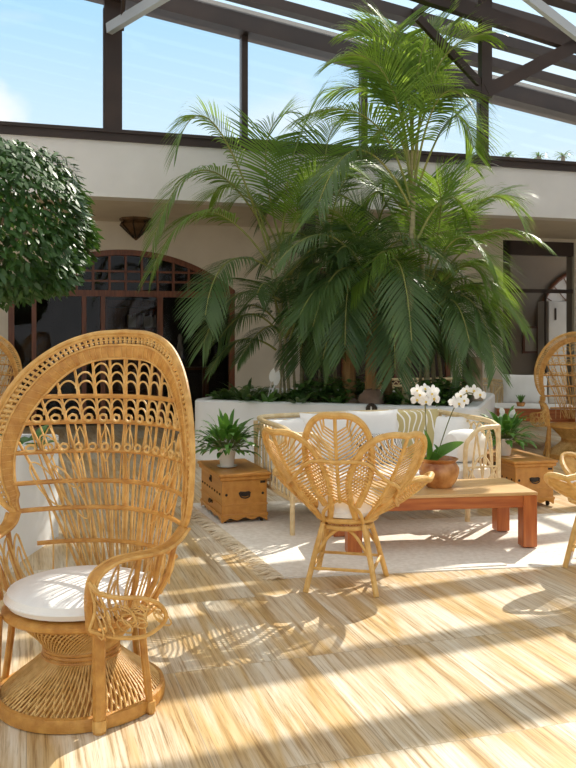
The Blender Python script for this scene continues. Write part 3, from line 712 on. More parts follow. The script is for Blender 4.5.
def peacock():
    t = empty('peacock_chair', (0,0,0))
    # woven hourglass base
    m = MB()
    for prof, N_, tw in (([(.325,.045),(.275,.09),(.215,.135),(.162,.18),(.145,.205)], 96, .30), ([(.145,.205),(.152,.235),(.185,.275),(.23,.32),(.27,.362)], 80, .75)):
        for s in (1,-1):
            for i in range(N_):
                if s < 0 and i % 2: continue
                pts = []
                for j in range(9):
                    f = j/8*(len(prof)-1); q = min(len(prof)-2,int(f)); ff = f-q
                    r = prof[q][0]*(1-ff)+prof[q+1][0]*ff; z = prof[q][1]*(1-ff)+prof[q+1][1]*ff
                    a = 2*PI*i/N_ + s*tw*j/8; r -= (.006 if s < 0 else 0)
                    pts.append((r*math.cos(a), r*math.sin(a), z))
                m.tube(pts, .0042, 4)
    m.build('woven_base', M['rattan_pale'], t)
    m = MB(); m.lathe([(.312,.045),(.262,.09),(.203,.135),(.152,.18),(.135,.205),(.142,.235),(.175,.275),(.22,.32),(.258,.362)], 40, cap=False); m.build('woven_lining', M['rattan_band'], t)
    m = MB(); c_ = [(.330*math.cos(2*PI*i/48), .330*math.sin(2*PI*i/48)) for i in range(48)]
    m.lathe([(.318,.0),(.338,.004),(.341,.03),(.336,.052),(.320,.056),(.312,.03)], 56, cap=False)
    m.build('base_rim', M['rattan_band'], t)
    m = MB()
    for r, z, q in ((.147,.205,.010),(.151,.222,.007),(.155,.190,.007)): m.tube([(r*math.cos(2*PI*i/40), r*math.sin(2*PI*i/40), z) for i in range(40)], q, 6, True)
    m.build('waist_binding', M['rattan_band'], t)
    m = MB(); m.lathe([(.26,.358),(.302,.361),(.314,.370),(.314,.385),(.300,.394),(.0,.396)], 48, cap=False)
    m.build('seat', M['rattan_band'], t)
    # legs
    for ad in (-43.5,43.5,-82,82,168,-168):
        a = math.radians(ad); d = Vector((math.sin(a), -math.cos(a), 0)); m = MB()
        fr_ = abs(ad) < 50; m.tube([d*(.335 if fr_ else .30)+Vector((0,0,.385)), d*(.342 if fr_ else .318)+Vector((0,0,.22)), d*.35+Vector((0,0,.0))], .025 if fr_ else .015, 8)
        lo = m.build('leg', M['rattan_band'], t)
        k_ = MB(); k_.tube([d*.35+Vector((0,0,.010)), d*.348+Vector((0,0,.05))], .0285 if fr_ else .019, 8); k_.build('binding', M['rattan'], lo)
    # hoop: outer rail, beaded lattice, wrapped band
    m = MB(); m.tube([lift(x,z) for x,z in hoop_off(0)], .0125, 8); m.tube([lift(x,z,-.006) for x,z in hoop_off(.014)], .007, 6); m.build('outer_hoop', M['rattan'], t)
    m = MB(); h1 = hoop_off(.014); h2 = hoop_off(.052); seg = 0.0; last = None
    dense1 = cr([(x,0,z) for x,z in h1], 4); dense2 = cr([(x,0,z) for x,z in h2], 4); acc = 0; nxt = 0; prev = dense1[0]
    for a, b in zip(dense1, dense2):
        acc += (a-prev).length; prev = a
        if acc < nxt: continue
        nxt += .0235
        A_ = lift(a.x,a.z); B_ = lift(b.x,b.z)
        m.tube([A_, A_*.8+B_*.2, A_*.5+B_*.5, A_*.2+B_*.8, B_], [.0045,.0092,.0048,.0092,.0045], 6)
    m.tube([lift(x,z) for x,z in hoop_off(.033)], .0035, 4)
    m.build('bead_lattice', M['rattan_pale'], t)
    m = MB(); ns = 5; rings = []
    ofs = [.052,.058,.112,.118]
    for (i) in range(len(HOOP)):
        r = []
        for o_, e in ((.052,0),(.058,-.010),(.085,-.013),(.112,-.010),(.118,0),(.112,.010),(.085,.013),(.058,.010)):
            x,z = hoop_cache(o_)[i]; r.append(lift(x,z,e))
        rings.append(r)
    m.loft(rings); m.build('wrapped_band', M['rattan_band'], t)
    m = MB(); m.tube([lift(x,z,-.011) for x,z in hoop_off(.056)], .006, 5); m.tube([lift(x,z,-.009) for x,z in hoop_off(.117)], .006, 5); m.build('band_edging', M['rattan'], t)
    m = MB()
    for i in range(3, len(HOOP)-3, 2): m.tube([lift(*hoop_cache(o_)[i], e) for o_, e in ((.056,-.0105),(.085,-.0135),(.114,-.0105))], .0022, 4)
    m.build('band_wraps', M['rattan'], t)
    # cross bars
    bars = [1.21,1.095,.965,.83,.71,.56]
    for z in bars:
        w_ = inner_halfwidth(z) if z > .72 else (.40 if z > .6 else .33)
        w_ = max(w_, .30) + .012; m = MB()
        m.tube([lift(-w_+2*w_*i/24, z, -.004) for i in range(25)], .0105, 6); m.build('cross_bar', M['rattan_band'], t)
    # fan of canes
    ks = [i*.056 for i in range(-7,8)]
    def rx(k_, z): return k_*4.6*(z*.0+ (z-.45)*.62+.52)*.27 if False else k_*( .52 + (z-.45)*.92)
    fan = MB(); fine = MB(); sc_ = MB()
    def ztop(k_):
        z = .46
        while z < 1.5:
            hwz = inner_halfwidth(z) if z > .69 else .36
            if abs(rx(k_,z)) > hwz: return z if z > .75 else None
            if z > INZ: return z
            z += .008
        return INZ
    for k_ in ks:
        zt = ztop(k_)
        if zt is None or zt < .6: zt = .72
        zt = min(zt, INZ+.004); n_ = 16
        fan.tube([lift(rx(k_, .43+(zt-.43)*i/n_), .43+(zt-.43)*i/n_, .006) for i in range(n_+1)], .0095 if abs(k_) < .01 else .0062, 6)
        for s in ((-1,1) if round(k_/.056) % 2 == 0 else ()):                                       # thin pair hugging each main cane up to the scales
            z1 = min(1.085, zt)
            if z1 > .6: fan.tube([lift(rx(k_,z)+s*.013*math.sin(PI*(z-.43)/(z1-.43))*(1.5 if z1 > 1 else .6), z, -.002) for z in [.43+(z1-.43)*i/10 for i in range(11)]], .0036, 5)
    for a, b in zip(ks[:-1], ks[1:]):
        km = (a+b)/2
        # in-between cane with a loop
        zt = ztop(km)
        if zt and zt > .8 and round(km/.056-.5) % 2 == 0:
            z1 = min(1.085, zt)
            fine.tube([lift(rx(km,z), z, .0) for z in [.43+(z1-.43)*i/10 for i in range(11)]], .0042, 5)
            for z0 in ((.965,) if round(km/.056) % 2 == 0 else ()):
                if z0+.1 < z1+.02:
                    fine.tube([lift(rx(km,z0)+s*.022*math.sin(PI*f)*1.0, z0-.05+.16*f, -.006) for s, f in [(1,i/10) for i in range(11)]+[(-1,1-i/10) for i in range(1,11)]], .0034, 4)
        for z0, z1, dz in ((1.10,1.205,.036),(1.215,1.42,.038)):   # overlapping scale arches
            z = z0+.012
            while z < z1+.02:
                xa, xb = rx(a,z), rx(b,z); r_ = abs(xb-xa)/2; xm = (xa+xb)/2
                zc_ = z
                ht = min(.055,r_*1.5); pts = [(xm-r_*1.0, zc_-.02)] + [(xm-r_*math.cos(PI*i/10), zc_+ht*math.sin(PI*i/10)) for i in range(11)] + [(xm+r_*1.0, zc_-.02)]
                top = zc_+ht
                hwz = inner_halfwidth(min(top,INZ-.002))
                if top < INZ and max(abs(xm-r_),abs(xm+r_)) < hwz+.035 and (z0 > 1.2 or zc_+.03 < 1.21): sc_.tube([lift(x,zq,-.004) for x,zq in pts], .0046, 5)
                z += dz
        for z0 in (1.095,.965):                                # coiled knots on the bars
            x_ = rx(km if z0 > 1 else km, z0)
            if abs(x_) < inner_halfwidth(z0):
                fine.tube([lift(x_+.016*math.cos(q*.9), z0+.018+.016*math.sin(q*.9), -.014) for q in range(8)], .0065, 5)
    # side fill: long ovals near the edges
    for s in (-1,1):
        for x0,z0,x1,z1,w_ in ((.20,.80,.33,1.04,.035),(.16,.66,.29,.90,.03),(.26,.72,.36,.92,.03)):
            pts = []
            for i in range(25):
                a = 2*PI*i/24; c1 = (x0+x1)/2+(x1-x0)/2*math.cos(a); c2 = (z0+z1)/2+(z1-z0)/2*math.cos(a)
                l_ = math.hypot(x1-x0,z1-z0); pts.append(lift(s*(c1 + (z1-z0)/l_*w_*math.sin(a)), c2 - (x1-x0)/l_*w_*math.sin(a), -.008))
            fine.tube(pts[:-1], .004, 5, True)
    # upright canes of the lower back, seat to lowest bar
    for i in range(-6,7):
        x = i*.048; fine.tube([lift(x,.43,-.004), lift(x,.57,-.004), lift(x*1.06,.71,-.004)], .004, 5)
    fan.build('fan_canes', M['rattan'], t); fine.build('fine_canes', M['rattan_pale'], t); sc_.build('scale_arches', M['rattan_pale'], t)
    # arms
    for s in (-1,1):
        path = cr([lift(s*.415,.70), (s*.40,.06,.662), (s*.388,-.02,.645), (s*.367,-.10,.642), (s*.335,-.19,.648), (s*.295,-.258,.640), (s*.252,-.308,.595), (s*.236,-.316,.51), (s*.234,-.300,.385)], 6)
        m = MB(); m.tube(path, .031, 10, flat=.42, up=[Vector((s*.8,-.6,.1)) if i > 24 else Vector((s,-.1,0)) for i in range(len(path))]); ar = m.build('armrest', M['rattan_band'], t)
        m = MB(); m.tube([p+Vector((s*.028,-.01,.004)) for p in path], .007, 5); m.tube([p+Vector((-s*.024,.012,.006)) for p in path], .006, 5); m.build('edging', M['rattan'], ar)
        m = MB()                                              # posts and loops under the arm
        for (x,y,z),(x2,y2) in (((.405,.05,.66),(.312,.03)),((.40,-.06,.655),(.31,-.06)),((.36,-.17,.645),(.285,-.14))):
            m.tube([(s*x,y,z),(s*(x*.5+x2*.5+.015),(y+y2)/2,.53),(s*x2,y2,.41)], .011, 6)
        m.build('arm_post', M['rattan_band'], t)
        m = MB()
        for q in range(5):
            y0 = .08-.075*q; xx = (.39,.385,.37,.345,.31)[q]
            top = .62; pts = [(s*.305,y0+.03,.42),(s*(xx-.03),y0+.03,.53),(s*(xx-.01),y0+.0,top),(s*(xx-.03),y0-.04,.53),(s*.305,y0-.04,.42)]
            m.tube(cr(pts,5), .0048, 5); m.tube(cr([(s*.31,y0+.01,.43),(s*(xx-.035),y0+.012,.5),(s*(xx-.02),y0,.565),(s*(xx-.035),y0-.022,.5),(s*.31,y0-.02,.43)],5), .0042, 5)
        m.build('arm_loops', M['rattan_pale'], t)
        # flared scroll beside the seat
        rim = [(s*x,y,z) for x,y,z in ((.245,-.33,.585),(.29,-.345,.555),(.36,-.325,.54),(.425,-.275,.53),(.468,-.215,.495),(.475,-.17,.43),(.44,-.20,.385),(.395,-.245,.372),(.32,-.30,.385),(.245,-.33,.41))]
        m = MB(); rp = cr(rim, 6); m.tube(rp, .0085, 6); m.build('scroll_rim', M['rattan'], t)
        m = MB(); r3 = random.Random(11); cen = [Vector(p) for p in rim]
        for q in range(26):
            f = r3.uniform(.05,.95); g_ = r3.uniform(.12,.88); i0 = f*4; ia = int(i0); ff = i0-ia
            up_ = cen[ia]*(1-ff)+cen[ia+1]*ff; lo_ = cen[9-ia]*(1-ff)+cen[8-ia]*ff; c0 = up_*(1-g_)+lo_*g_
            ax = (cen[min(5,ia+1)]-cen[ia]).normalized(); bx = (lo_-up_).normalized(); rr = r3.uniform(.02,.042)
            nn = ax.cross(bx); m.tube([c0+ax*rr*math.cos(2*PI*j/12)+bx*rr*math.sin(2*PI*j/12)+nn*.012*math.sin(PI*g_) for j in range(12)], .0036, 4, True)
        m.tube(cr([cen[0],cen[0]*.5+cen[9]*.5+Vector((s*.03,-.01,0)),cen[9]],6), .006, 5)
        m.build('scroll_loops', M['rattan_pale'], t)
    return t
_hc = {}
def hoop_cache(o):
    if o not in _hc: _hc[o] = hoop_off(o)
    return _hc[o]
pc = peacock(); pc.location = (-.85,3.46,0); pc.rotation_euler = (0,0,math.radians(-19))
tag(pc, 'large honey rattan peacock chair with white round cushion at lower left front', 'chair', 'peacock chairs')
p2 = copy_tree(pc); p2.location = (3.43,10.05,0); p2.rotation_euler = (0,0,math.radians(-34)); p2['label'] = 'distant rattan peacock chair cut by the right edge, before the glazed door'
p3 = copy_tree(pc); p3.location = (-3.74,10.2,0); p3.rotation_euler = (0,0,math.radians(25)); p3['label'] = 'distant rattan peacock chair at the left edge, under the ficus tree'
m = MB(); m.lathe([(.0,0),(.25,0),(.290,.010),(.303,.034),(.293,.060),(.25,.074),(.15,.082),(.0,.084)], 40, cap=False)
cu = m.build('seat_cushion', M['white_cloth']); cu.location = (-.85,3.46,.3965); cu.rotation_euler = (0,0,.3)
MB().tube([(.302*math.cos(2*PI*i/48), .302*math.sin(2*PI*i/48), .034) for i in range(48)], .005, 5, True).build('piping', M['white_cloth'], cu)
tag(cu, 'round white cushion on the seat of the large front peacock chair', 'cushion')

# ------------------------------------------------------------------ petal chair (faces local +y, petals behind at -y)
def petal_chair():
    t = empty('petal_chair', (0,0,0))
    SEAT = .39
    def petal(ad, length, width, el, base=.135, zb=SEAT+.0, curl=.22, n=21):
        a = math.radians(ad); o = Vector((math.sin(a)*base, -math.cos(a)*base, zb)); out = Vector((math.sin(a), -math.cos(a), 0)); side = Vector((math.cos(a*.62), math.sin(a*.62), 0))
        def S(u, w_):                                         # u along the spine, w_ across (-1..1)
            e = math.radians(el)*(1-curl*.0) ; x = length*u
            bend = curl*length*(u*u-u)                        # belly outwards, tip upright
            p = o + out*(x*math.cos(e)) + Vector((0,0,x*math.sin(e))) + (out*math.sin(e)-Vector((0,0,math.cos(e))))*(-bend)
            hw_ = width*.5*(math.sin(PI*min(1,(u*.86+.02)))**.75 if u < .6 else math.sqrt(max(0,1-((u-.58)/.42)**2))*1.0)
            hw_ = width*.5*prof(u)
            inn = (Vector((0,0,math.sin(math.radians(el))*0))-out*math.sin(e)+Vector((0,0,math.cos(e))))
            return p + side*(w_*hw_) + inn*(w_*w_*hw_*.34)
        def prof(u):
            if u < .62: return .16+.84*math.sin(PI/2*u/.62)**1.05
            return max(0,1-((u-.62)/.38)**2.5)**.42
        N_ = 20
        u_s = .17 if ad == 0 else 0; us_ = [1-(1-u_s)*(1-i/N_)**1.6 for i in range(N_+1)]
        rim = [S(u,-1) for u in us_] + [S(u,1) for u in us_[-2::-1]]
        m = MB(); m.tube(rim, .0195, 8); r_ = m.build('petal_rim', M['petal_cane'], t)
        m = MB(); m.tube([S(u,0) for u in us_ if u >= (.2 if ad == 0 else 0)], .011, 6); m.build('petal_spine', M['petal_cane'], r_)
        m = MB()
        for i in range(n):
            u0 = (.24 if ad == 0 else .22)+(.65 if ad == 0 else .67)*i/n
            for s in (-1,1):
                for d_ in (0,):
                    u1 = min(.985, u0+.13+.05*(i/n))
                    m.tube([S(u0,0), S((u0*.6+u1*.4),s*.45), S(u1,s*.99)], .0052, 5)
        m.build('herringbone_canes', M['petal_cane'], r_)
        return S
    SS = [petal(0,.70,.38,68), petal(56,.63,.42,58), petal(-56,.63,.42,58), petal(112,.44,.36,30,curl=.2), petal(-112,.44,.36,30,curl=.2)]
    # tie hoop crossing the petals
    m = MB(); k_ = [SS[4](.40,.0), SS[2](.26,-.9), SS[2](.44,-.35), SS[2](.56,.25), SS[0](.58,-.8), SS[0](.62,0), SS[0](.58,.8), SS[1](.56,-.25), SS[1](.44,.35), SS[1](.26,.9), SS[3](.40,.0)]
    m.tube([p+Vector((p.x,p.y,0)).normalized()*.018 for p in cr(k_,6)], .0115, 6); m.build('tie_hoop', M['petal_cane'], t)
    # seat shell of radial canes and rings
    m = MB()
    for i in range(44):
        a = 2*PI*i/44; m.tube([(.03*math.cos(a),.05+.03*math.sin(a),SEAT-.025),(.125*math.cos(a),.05+.125*math.sin(a),SEAT-.02),(.175*math.cos(a),.045+.175*math.sin(a),SEAT+.015)], .005, 5)
    m.build('seat', M['petal_cane'], t)
    m = MB(); m.tube([(.175*math.cos(2*PI*i/36),.045+.175*math.sin(2*PI*i/36),SEAT+.012) for i in range(36)], .015, 8, True); m.tube([(.145*math.cos(2*PI*i/32),.02+.145*math.sin(2*PI*i/32),SEAT-.03) for i in range(32)], .015, 8, True); m.build('seat_ring', M['petal_cane'], t)
    # little arch over the gap at the foot of the back
    m = MB(); m.tube(cr([(-.115,-.10,SEAT),(-.10,-.165,SEAT+.08),(0,-.195,SEAT+.15),(.10,-.165,SEAT+.08),(.115,-.10,SEAT)],6), .011, 6); m.build('foot_arch', M['petal_cane'], t)
    L4 = [(-.12,-.095,-.205,-.20),(.12,-.095,.205,-.20),(.12,.14,.215,.23),(-.12,.14,-.215,.23)]
    for x0,y0,x1,y1 in L4:
        m = MB(); m.tube([(x0,y0,SEAT-.01),((x0+x1)/2,(y0+y1)/2,.2),(x1,y1,0)], .0165, 8); m.build('leg', M['petal_cane'], t)
    m = MB()
    for i in range(4):
        a = L4[i]; b = L4[(i+1)%4]; f = .42
        pa = Vector((a[0]*(1-f*1.1)+a[2]*f*1.1, a[1]*(1-f*1.1)+a[3]*f*1.1, .2)); pb = Vector((b[0]*(1-f*1.1)+b[2]*f*1.1, b[1]*(1-f*1.1)+b[3]*f*1.1, .2))
        mid = Vector(((a[0]+b[0])/2,(a[1]+b[1])/2,SEAT-.035))
        m.tube(cr([pa, pa*.5+mid*.5+Vector((0,0,.035)), mid, pb*.5+mid*.5+Vector((0,0,.035)), pb],5), .0095, 6)
    m.build('arched_brace', M['petal_cane'], t)
    m = MB()
    for i in range(4):
        a = L4[i]; b = L4[(i+1)%4]; f = .66
        if i == 1 or i == 3 or i == 2 or i == 0:
            m.tube([(a[0]+(a[2]-a[0])*f, a[1]+(a[3]-a[1])*f, SEAT*(1-f)),(b[0]+(b[2]-b[0])*f, b[1]+(b[3]-b[1])*f, SEAT*(1-f))], .010, 6)
    m.build('stretcher', M['petal_cane'], t)
    return t
qc = petal_chair(); qc.location = (.345,4.99,0); qc.rotation_euler = (0,0,math.radians(-13))
tag(qc, 'golden cane petal-backed chair seen from behind in front of the low table', 'chair', 'petal chairs')
q2 = copy_tree(qc); q2.location = (2.06,5.45,0); q2.rotation_euler = (0,0,math.radians(66)); q2['label'] = 'golden cane petal-backed chair cut off by the right edge beside the low table'
def round_cushion(loc, rz, label, parent_group):
    m = MB(); m.lathe([(.0,0),(.14,0),(.178,.015),(.188,.045),(.178,.11),(.14,.165),(0,.18)], 32, cap=False)
    o = m.build('seat_cushion', M['white_cloth']); o.location = loc; o.rotation_euler = (0,0,rz)
    MB().tube([(.187*math.cos(2*PI*i/36), .187*math.sin(2*PI*i/36), .045) for i in range(36)], .004, 5, True).build('piping', M['white_cloth'], o)
    return tag(o, label, 'cushion')
round_cushion(Vector((.345,4.99,.4075)) + Matrix.Rotation(math.radians(-13),3,'Z') @ Vector((0,.045,0)), 0, 'white cushion on the petal chair in front of the low table', None)
round_cushion(Vector((2.06,5.45,.4075)) + Matrix.Rotation(math.radians(66),3,'Z') @ Vector((0,.045,0)), 0, 'white cushion on the petal chair at the right edge', None)

# ------------------------------------------------------------------ low table
TA = math.radians(8); TW, TD, TH = 1.34, .58, .395
tc = Vector((1.725,5.80,0)) + Matrix.Rotation(TA,3,'Z') @ Vector((-TW/2, TD/2, 0))
t = empty('coffee_table', tc, TA, 'low red-brown wooden table with thick legs on the cream rug', 'table')
MB().bevbox((-TW/2,-TD/2,TH-.022),(TW/2,TD/2,TH),.004).build('table_top', M['table_top'], t, False)
m = MB()
for y in (-TD/2+.012, TD/2-.040): m.bevbox((-TW/2+.1,y,TH-.105),(TW/2-.1,y+.028,TH-.0225),.003)
for x in (-TW/2+.012, TW/2-.040): m.bevbox((x,-TD/2+.1,TH-.105),(x+.028,TD/2-.1,TH-.0225),.003)
m.build('apron', M['table_red'], t, False)
for sx in (-1,1):
    for sy in (-1,1):
        x = sx*(TW/2-.052); y = sy*(TD/2-.052); MB().bevbox((x-.05,y-.05,.0135),(x+.05,y+.05,TH-.0225),.004).build('leg', M['table_leg'], t, False)

# ------------------------------------------------------------------ chests
def chest():
    t = empty('wooden_chest', (0,0,0)); W_, L_ = .365, .70; z0, z1, z2 = .055, .345, .40
    MB().bevbox((0,0,z0),(W_,L_,z1),.004).build('body', M['chest'], t, False)
    m = MB(); m.bevbox((-.018,-.018,z1+.001),(W_+.018,L_+.018,z1+.03),.005); m.bevbox((-.03,-.03,z1+.03),(W_+.03,L_+.03,z2),.007); m.build('lid', M['chest'], t, False)
    m = MB(); m.bevbox((-.010,-.010,z0+.0),(W_+.010,L_+.010,z0+.028),.005); m.bevbox((-.006,-.006,z0+.09),(W_+.006,L_+.006,z0+.105),.003); m.build('plinth_moulding', M['chest_end'], t, False)
    # shaped brackets under the end and the side
    m = MB()
    def skirt(a, b, f, th):
        n_ = 18; top = []; bot = []
        for i in range(n_+1):
            q = i/n_; top.append((q, z0)); d = .034*(1-min(1,abs(q-.0)/.18)) if q < .18 else (.034*(1-min(1,(1-q)/.18)) if q > .82 else 0)
            d = max(d, .012+.010*math.cos(2*PI*q*3)); bot.append((q, z0-d))
        m.prism([f(q,z) for q,z in top]+[f(q,z) for q,z in bot[::-1]], th)
    skirt(0,1,lambda q,z: Vector((W_*q,-.004,z)), (0,.016,0)); skirt(0,1,lambda q,z: Vector((-.004,L_*q,z)), (.016,0,0)); skirt(0,1,lambda q,z: Vector((W_+.004,L_*q,z)), (-.016,0,0))
    m.build('skirt', M['chest_end'], t, False)
    for x,y in ((.035,.04),(W_-.035,.04),(.035,L_-.04),(W_-.035,L_-.04)):
        m = MB(); m.tube([(x-.009,y,.02),(x+.009,y,.02)], .0195, 10); m.box((x-.012,y-.014,.024),(x+.012,y+.014,.0545)); m.build('caster', M['iron'], t)
    def handle(f):
        m = MB(); m.prism([f(a,b,.0) for a,b in ((-.05,.012),(-.035,.022),(0,.018),(.035,.022),(.05,.012),(.042,-.012),(0,-.02),(-.042,-.012))], f(0,0,.004)-f(0,0,0))
        m.tube(cr([f(-.04,.006,.008),f(-.034,-.018,.016),f(0,-.028,.02),f(.034,-.018,.016),f(.04,.006,.008)],5), .005, 6); m.build('iron_handle', M['iron'], t)
    handle(lambda a,b,d: Vector((W_/2+a,-d,.235+b))); handle(lambda a,b,d: Vector((W_/2-a,L_+d,.235+b)))
    for x in (.035,W_-.035): MB().ball((x,-.003,.235), .011, 8, (1,.5,1)).build('stud', M['iron'], t)
    for i in range(8): MB().ball((-.003,.06+(L_-.12)*i/7,.235), .010, 8, (.5,1,1)).build('stud', M['iron'], t)
    m = MB(); m.box((-.006,L_/2-.022,.285),(.0,L_/2+.022,.40)); m.ball((-.01,L_/2,.31),.014,8,(.6,1,1)); m.build('hasp', M['iron'], t, False)
    m = MB(); m.box((-.005,.30,.12),(0,.40,.15)); m.tube([(-.008,.31,.14),(-.016,.33,.12),(-.016,.37,.12),(-.008,.39,.14)],.005,5); m.build('drawer_pull', M['iron'], t)
    m = MB(); m.box((W_-.055,-.0035,z1-.03),(W_-.015,0,z1-.012)); m.build('corner_plate', M['iron'], t, False)
    return t
CA = math.radians(19)
ch = chest(); ch.location = (-.511,6.50,0); ch.rotation_euler = (0,0,CA); tag(ch, 'honey pine chest left of the sofa, carrying a peace lily', 'chest', 'pine chests beside the sofa')
ch2 = copy_tree(ch); ch2.location = (1.935,7.15,0); ch2.rotation_euler = (0,0,math.radians(14)); ch2['label'] = 'honey pine chest right of the sofa, behind the low table'

# ------------------------------------------------------------------ potted peace lilies
def lily(loc, label, seed, n, lo, saucer, bloom, spread=1.0):
    t = empty('potted_peace_lily', loc, 0, label, 'plant', 'potted peace lilies'); z = .0
    if saucer:
        MB().lathe([(.0,.001),(.07,.001),(.085,.012),(.082,.015),(.068,.006),(0,.006)], 28, cap=False).build('saucer', M['saucer'], t); z = .0065
    m = MB(); m.lathe([(.0,z+.001),(.052,z+.001),(.056,z+.01),(.075,z+.14),(.080,z+.143),(.080,z+.155),(.073,z+.155),(.068,z+.13)], 28, cap=False); m.build('pot', M['ceramic'], t)
    MB().lathe([(.069,z+.135),(.0,z+.138)], 20, cap=False).build('soil', M['soil'], t)
    r2 = random.Random(seed); m = MB(); st = MB()
    for i in range(n):
        an = 2.4*i+r2.uniform(-.3,.3); f = i/n; el = 1.28-1.15*f+r2.uniform(-.2,.2); L_ = lo*r2.uniform(.7,1.15)
        d = Vector((math.cos(an)*math.cos(el), math.sin(an)*math.cos(el), math.sin(el)))
        b = Vector((.03*math.cos(an),.03*math.sin(an),z+.135)); e = b + d*L_*.55 + Vector((0,0,-.03*f))
        st.tube([b, (b+e)*.5+Vector((0,0,.015)), e], .0028, 4); leaf(m, e, d+Vector((0,0,.1)), L_*r2.uniform(.6,.8)*spread, r2.uniform(.036,.052), Vector((0,0,1)), 1.7, 6)
    m.build('foliage', M['lily'], t, False); st.build('leaf_stalks', M['orchid_stem'], t)
    for i in range(bloom):
        m = MB(); s_ = (-1)**i; q = Vector((s_*.035+.02,-.02,z+lo*1.35+.02*i)); m.tube([(0,0,z+.14),q*.6+Vector((0,0,.05)),q], .003, 4); m.build('flower_stalk', M['orchid_stem'], t)
        m = MB(); leaf(m, q, (s_*.3,-.2,1), .085, .05, Vector((0,-1,.2)), .2, 5); m.tube([q,q+Vector((0,-.012,.045))],.006,6); m.build('flower', M['white_petal'], t, False)
    return t
def on(obj_loc, ang, x, y, z): return Vector(obj_loc) + Matrix.Rotation(ang,3,'Z') @ Vector((x,y,z))
lily(on((-.511,6.5,0),CA,.125,.32,.4005), 'leafy peace lily in a white pot on a clear saucer, on the left chest', 4, 130, .25, True, 0, 1.0)
lily(on((1.935,7.15,0),math.radians(14),.08,.34,.4005), 'bright peace lily in a white pot on the right chest', 9, 130, .25, False, 2)

# ------------------------------------------------------------------ orchid in a burl bowl
ol = P(439,487.5,6.0); ol.z = TH+.0005
t = empty('potted_orchid', ol, 0, 'white orchid with two flower stems in a coppery burl pot on the low table', 'plant')
m = MB(); m.lathe([(.0,.0),(.085,.0),(.098,.012),(.125,.05),(.142,.10),(.143,.135),(.128,.165),(.118,.178),(.13,.195),(.137,.203),(.128,.206),(.112,.185),(.105,.16)], 36, cap=False); m.build('pot', M['copper'], t)
MB().lathe([(.11,.165),(.0,.17)], 24, cap=False).build('moss', M['soil'], t)
def px_on(x, y, D): return P(x,y,D)-ol
for i, (pts) in enumerate(([(428,458,5.98),(427,440,5.97),(425.5,418,5.97),(425,404,5.96),(420,396,5.93)], [(437,458,6.02),(442,440,6.0),(451,415,5.98),(459,400,5.96),(468,393,5.93),(480,396,5.9)])):
    m = MB(); q = cr([px_on(*p) for p in pts], 6); m.tube(q, .0038, 6); m.build('flower_stem', M['orchid_stem'], t)
m = MB(); m.tube([px_on(427,458,5.96), px_on(424.5,400,5.95)], .0025, 5); m.build('support_stick', M['palm_stem'], t)
def blossom(c, r_, f):
    f = Vector(f).normalized(); s = f.cross(Vector((0,0,1))).normalized(); u = s.cross(f).normalized(); m = MB()
    for ang, L_, w_ in ((90,1.0,.62),(210,.95,.6),(330,.95,.6),(8,1.0,1.0),(172,1.0,1.0)):
        a = math.radians(ang); d = s*math.cos(a)+u*math.sin(a); sd_ = f.cross(d).normalized(); rings = []
        for k_, wd_ in ((0,.12),(.25,.75),(.55,1.0),(.82,.75),(1.0,.12)):
            b = c + d*r_*L_*k_ + f*r_*(.10*math.sin(PI*k_)-.12*k_)
            rings.append([b-sd_*r_*w_*.5*wd_, b+f*r_*.06, b+sd_*r_*w_*.5*wd_])
        vs = [p for r in rings for p in r]; fs = []
        for k_ in range(4):
            for j in range(2): fs.append((3*k_+j,3*k_+j+1,3*k_+j+4,3*k_+j+3))
        m.add(vs, fs)
    o = m.build('blossom', M['white_petal'], t)
    m = MB(); m.ball(c+f*r_*.12, r_*.2, 8); m.build('throat', M['orchid_yellow'], o)
r2 = random.Random(2)
for x, y, d in ((417,391,5.93),(425,389,5.97),(433,391,5.95),(417,400,5.92),(426,402,5.93),(434,399,5.96),(420,395,5.9),(432,394,5.92)):
    blossom(px_on(x,y,d), r2.uniform(.042,.050), (r2.uniform(-.5,.3),-1,r2.uniform(-.2,.3)))
for x, y, d in ((454,402,5.95),(461,396,5.97),(467,391,5.95),(474,391,5.93),(480,395,5.9),(459,404,5.92),(464,401,5.92)):
    blossom(px_on(x,y,d), r2.uniform(.040,.048), (r2.uniform(-.6,.2),-1,r2.uniform(-.2,.3)))
for pts, w_ in (([(428,460),(430,452),(428,440),(424,429)],.055), ([(432,460),(440,452),(452,446),(464,442)],.075), ([(430,460),(436,454),(438,450),(434,444)],.045), ([(427,460),(421,456),(415,455),(408,458)],.04)):
    q = cr([px_on(x,y,5.97+(.0 if j == 0 else -.04*j)) for j,(x,y) in enumerate(pts)], 4); m = MB(); n_ = len(q); vs = []
    for i, p in enumerate(q):
        tn = (q[min(n_-1,i+1)]-q[max(0,i-1)]).normalized(); s = tn.cross(Vector((.25,-.8,.55)).normalized()).normalized(); ww = w_*(math.sin(PI*min(1,.15+.85*i/(n_-1)))**.7) if i < n_-1 else .002
        vs += [p-s*ww/2, p-Vector((.0,-.3,.4)).normalized()*.006, p+s*ww/2]
    m.add(vs, [(3*i+j,3*i+j+1,3*i+j+4,3*i+j+3) for i in range(n_-1) for j in (0,1)]); m.build('leaf', M['lily'], t)

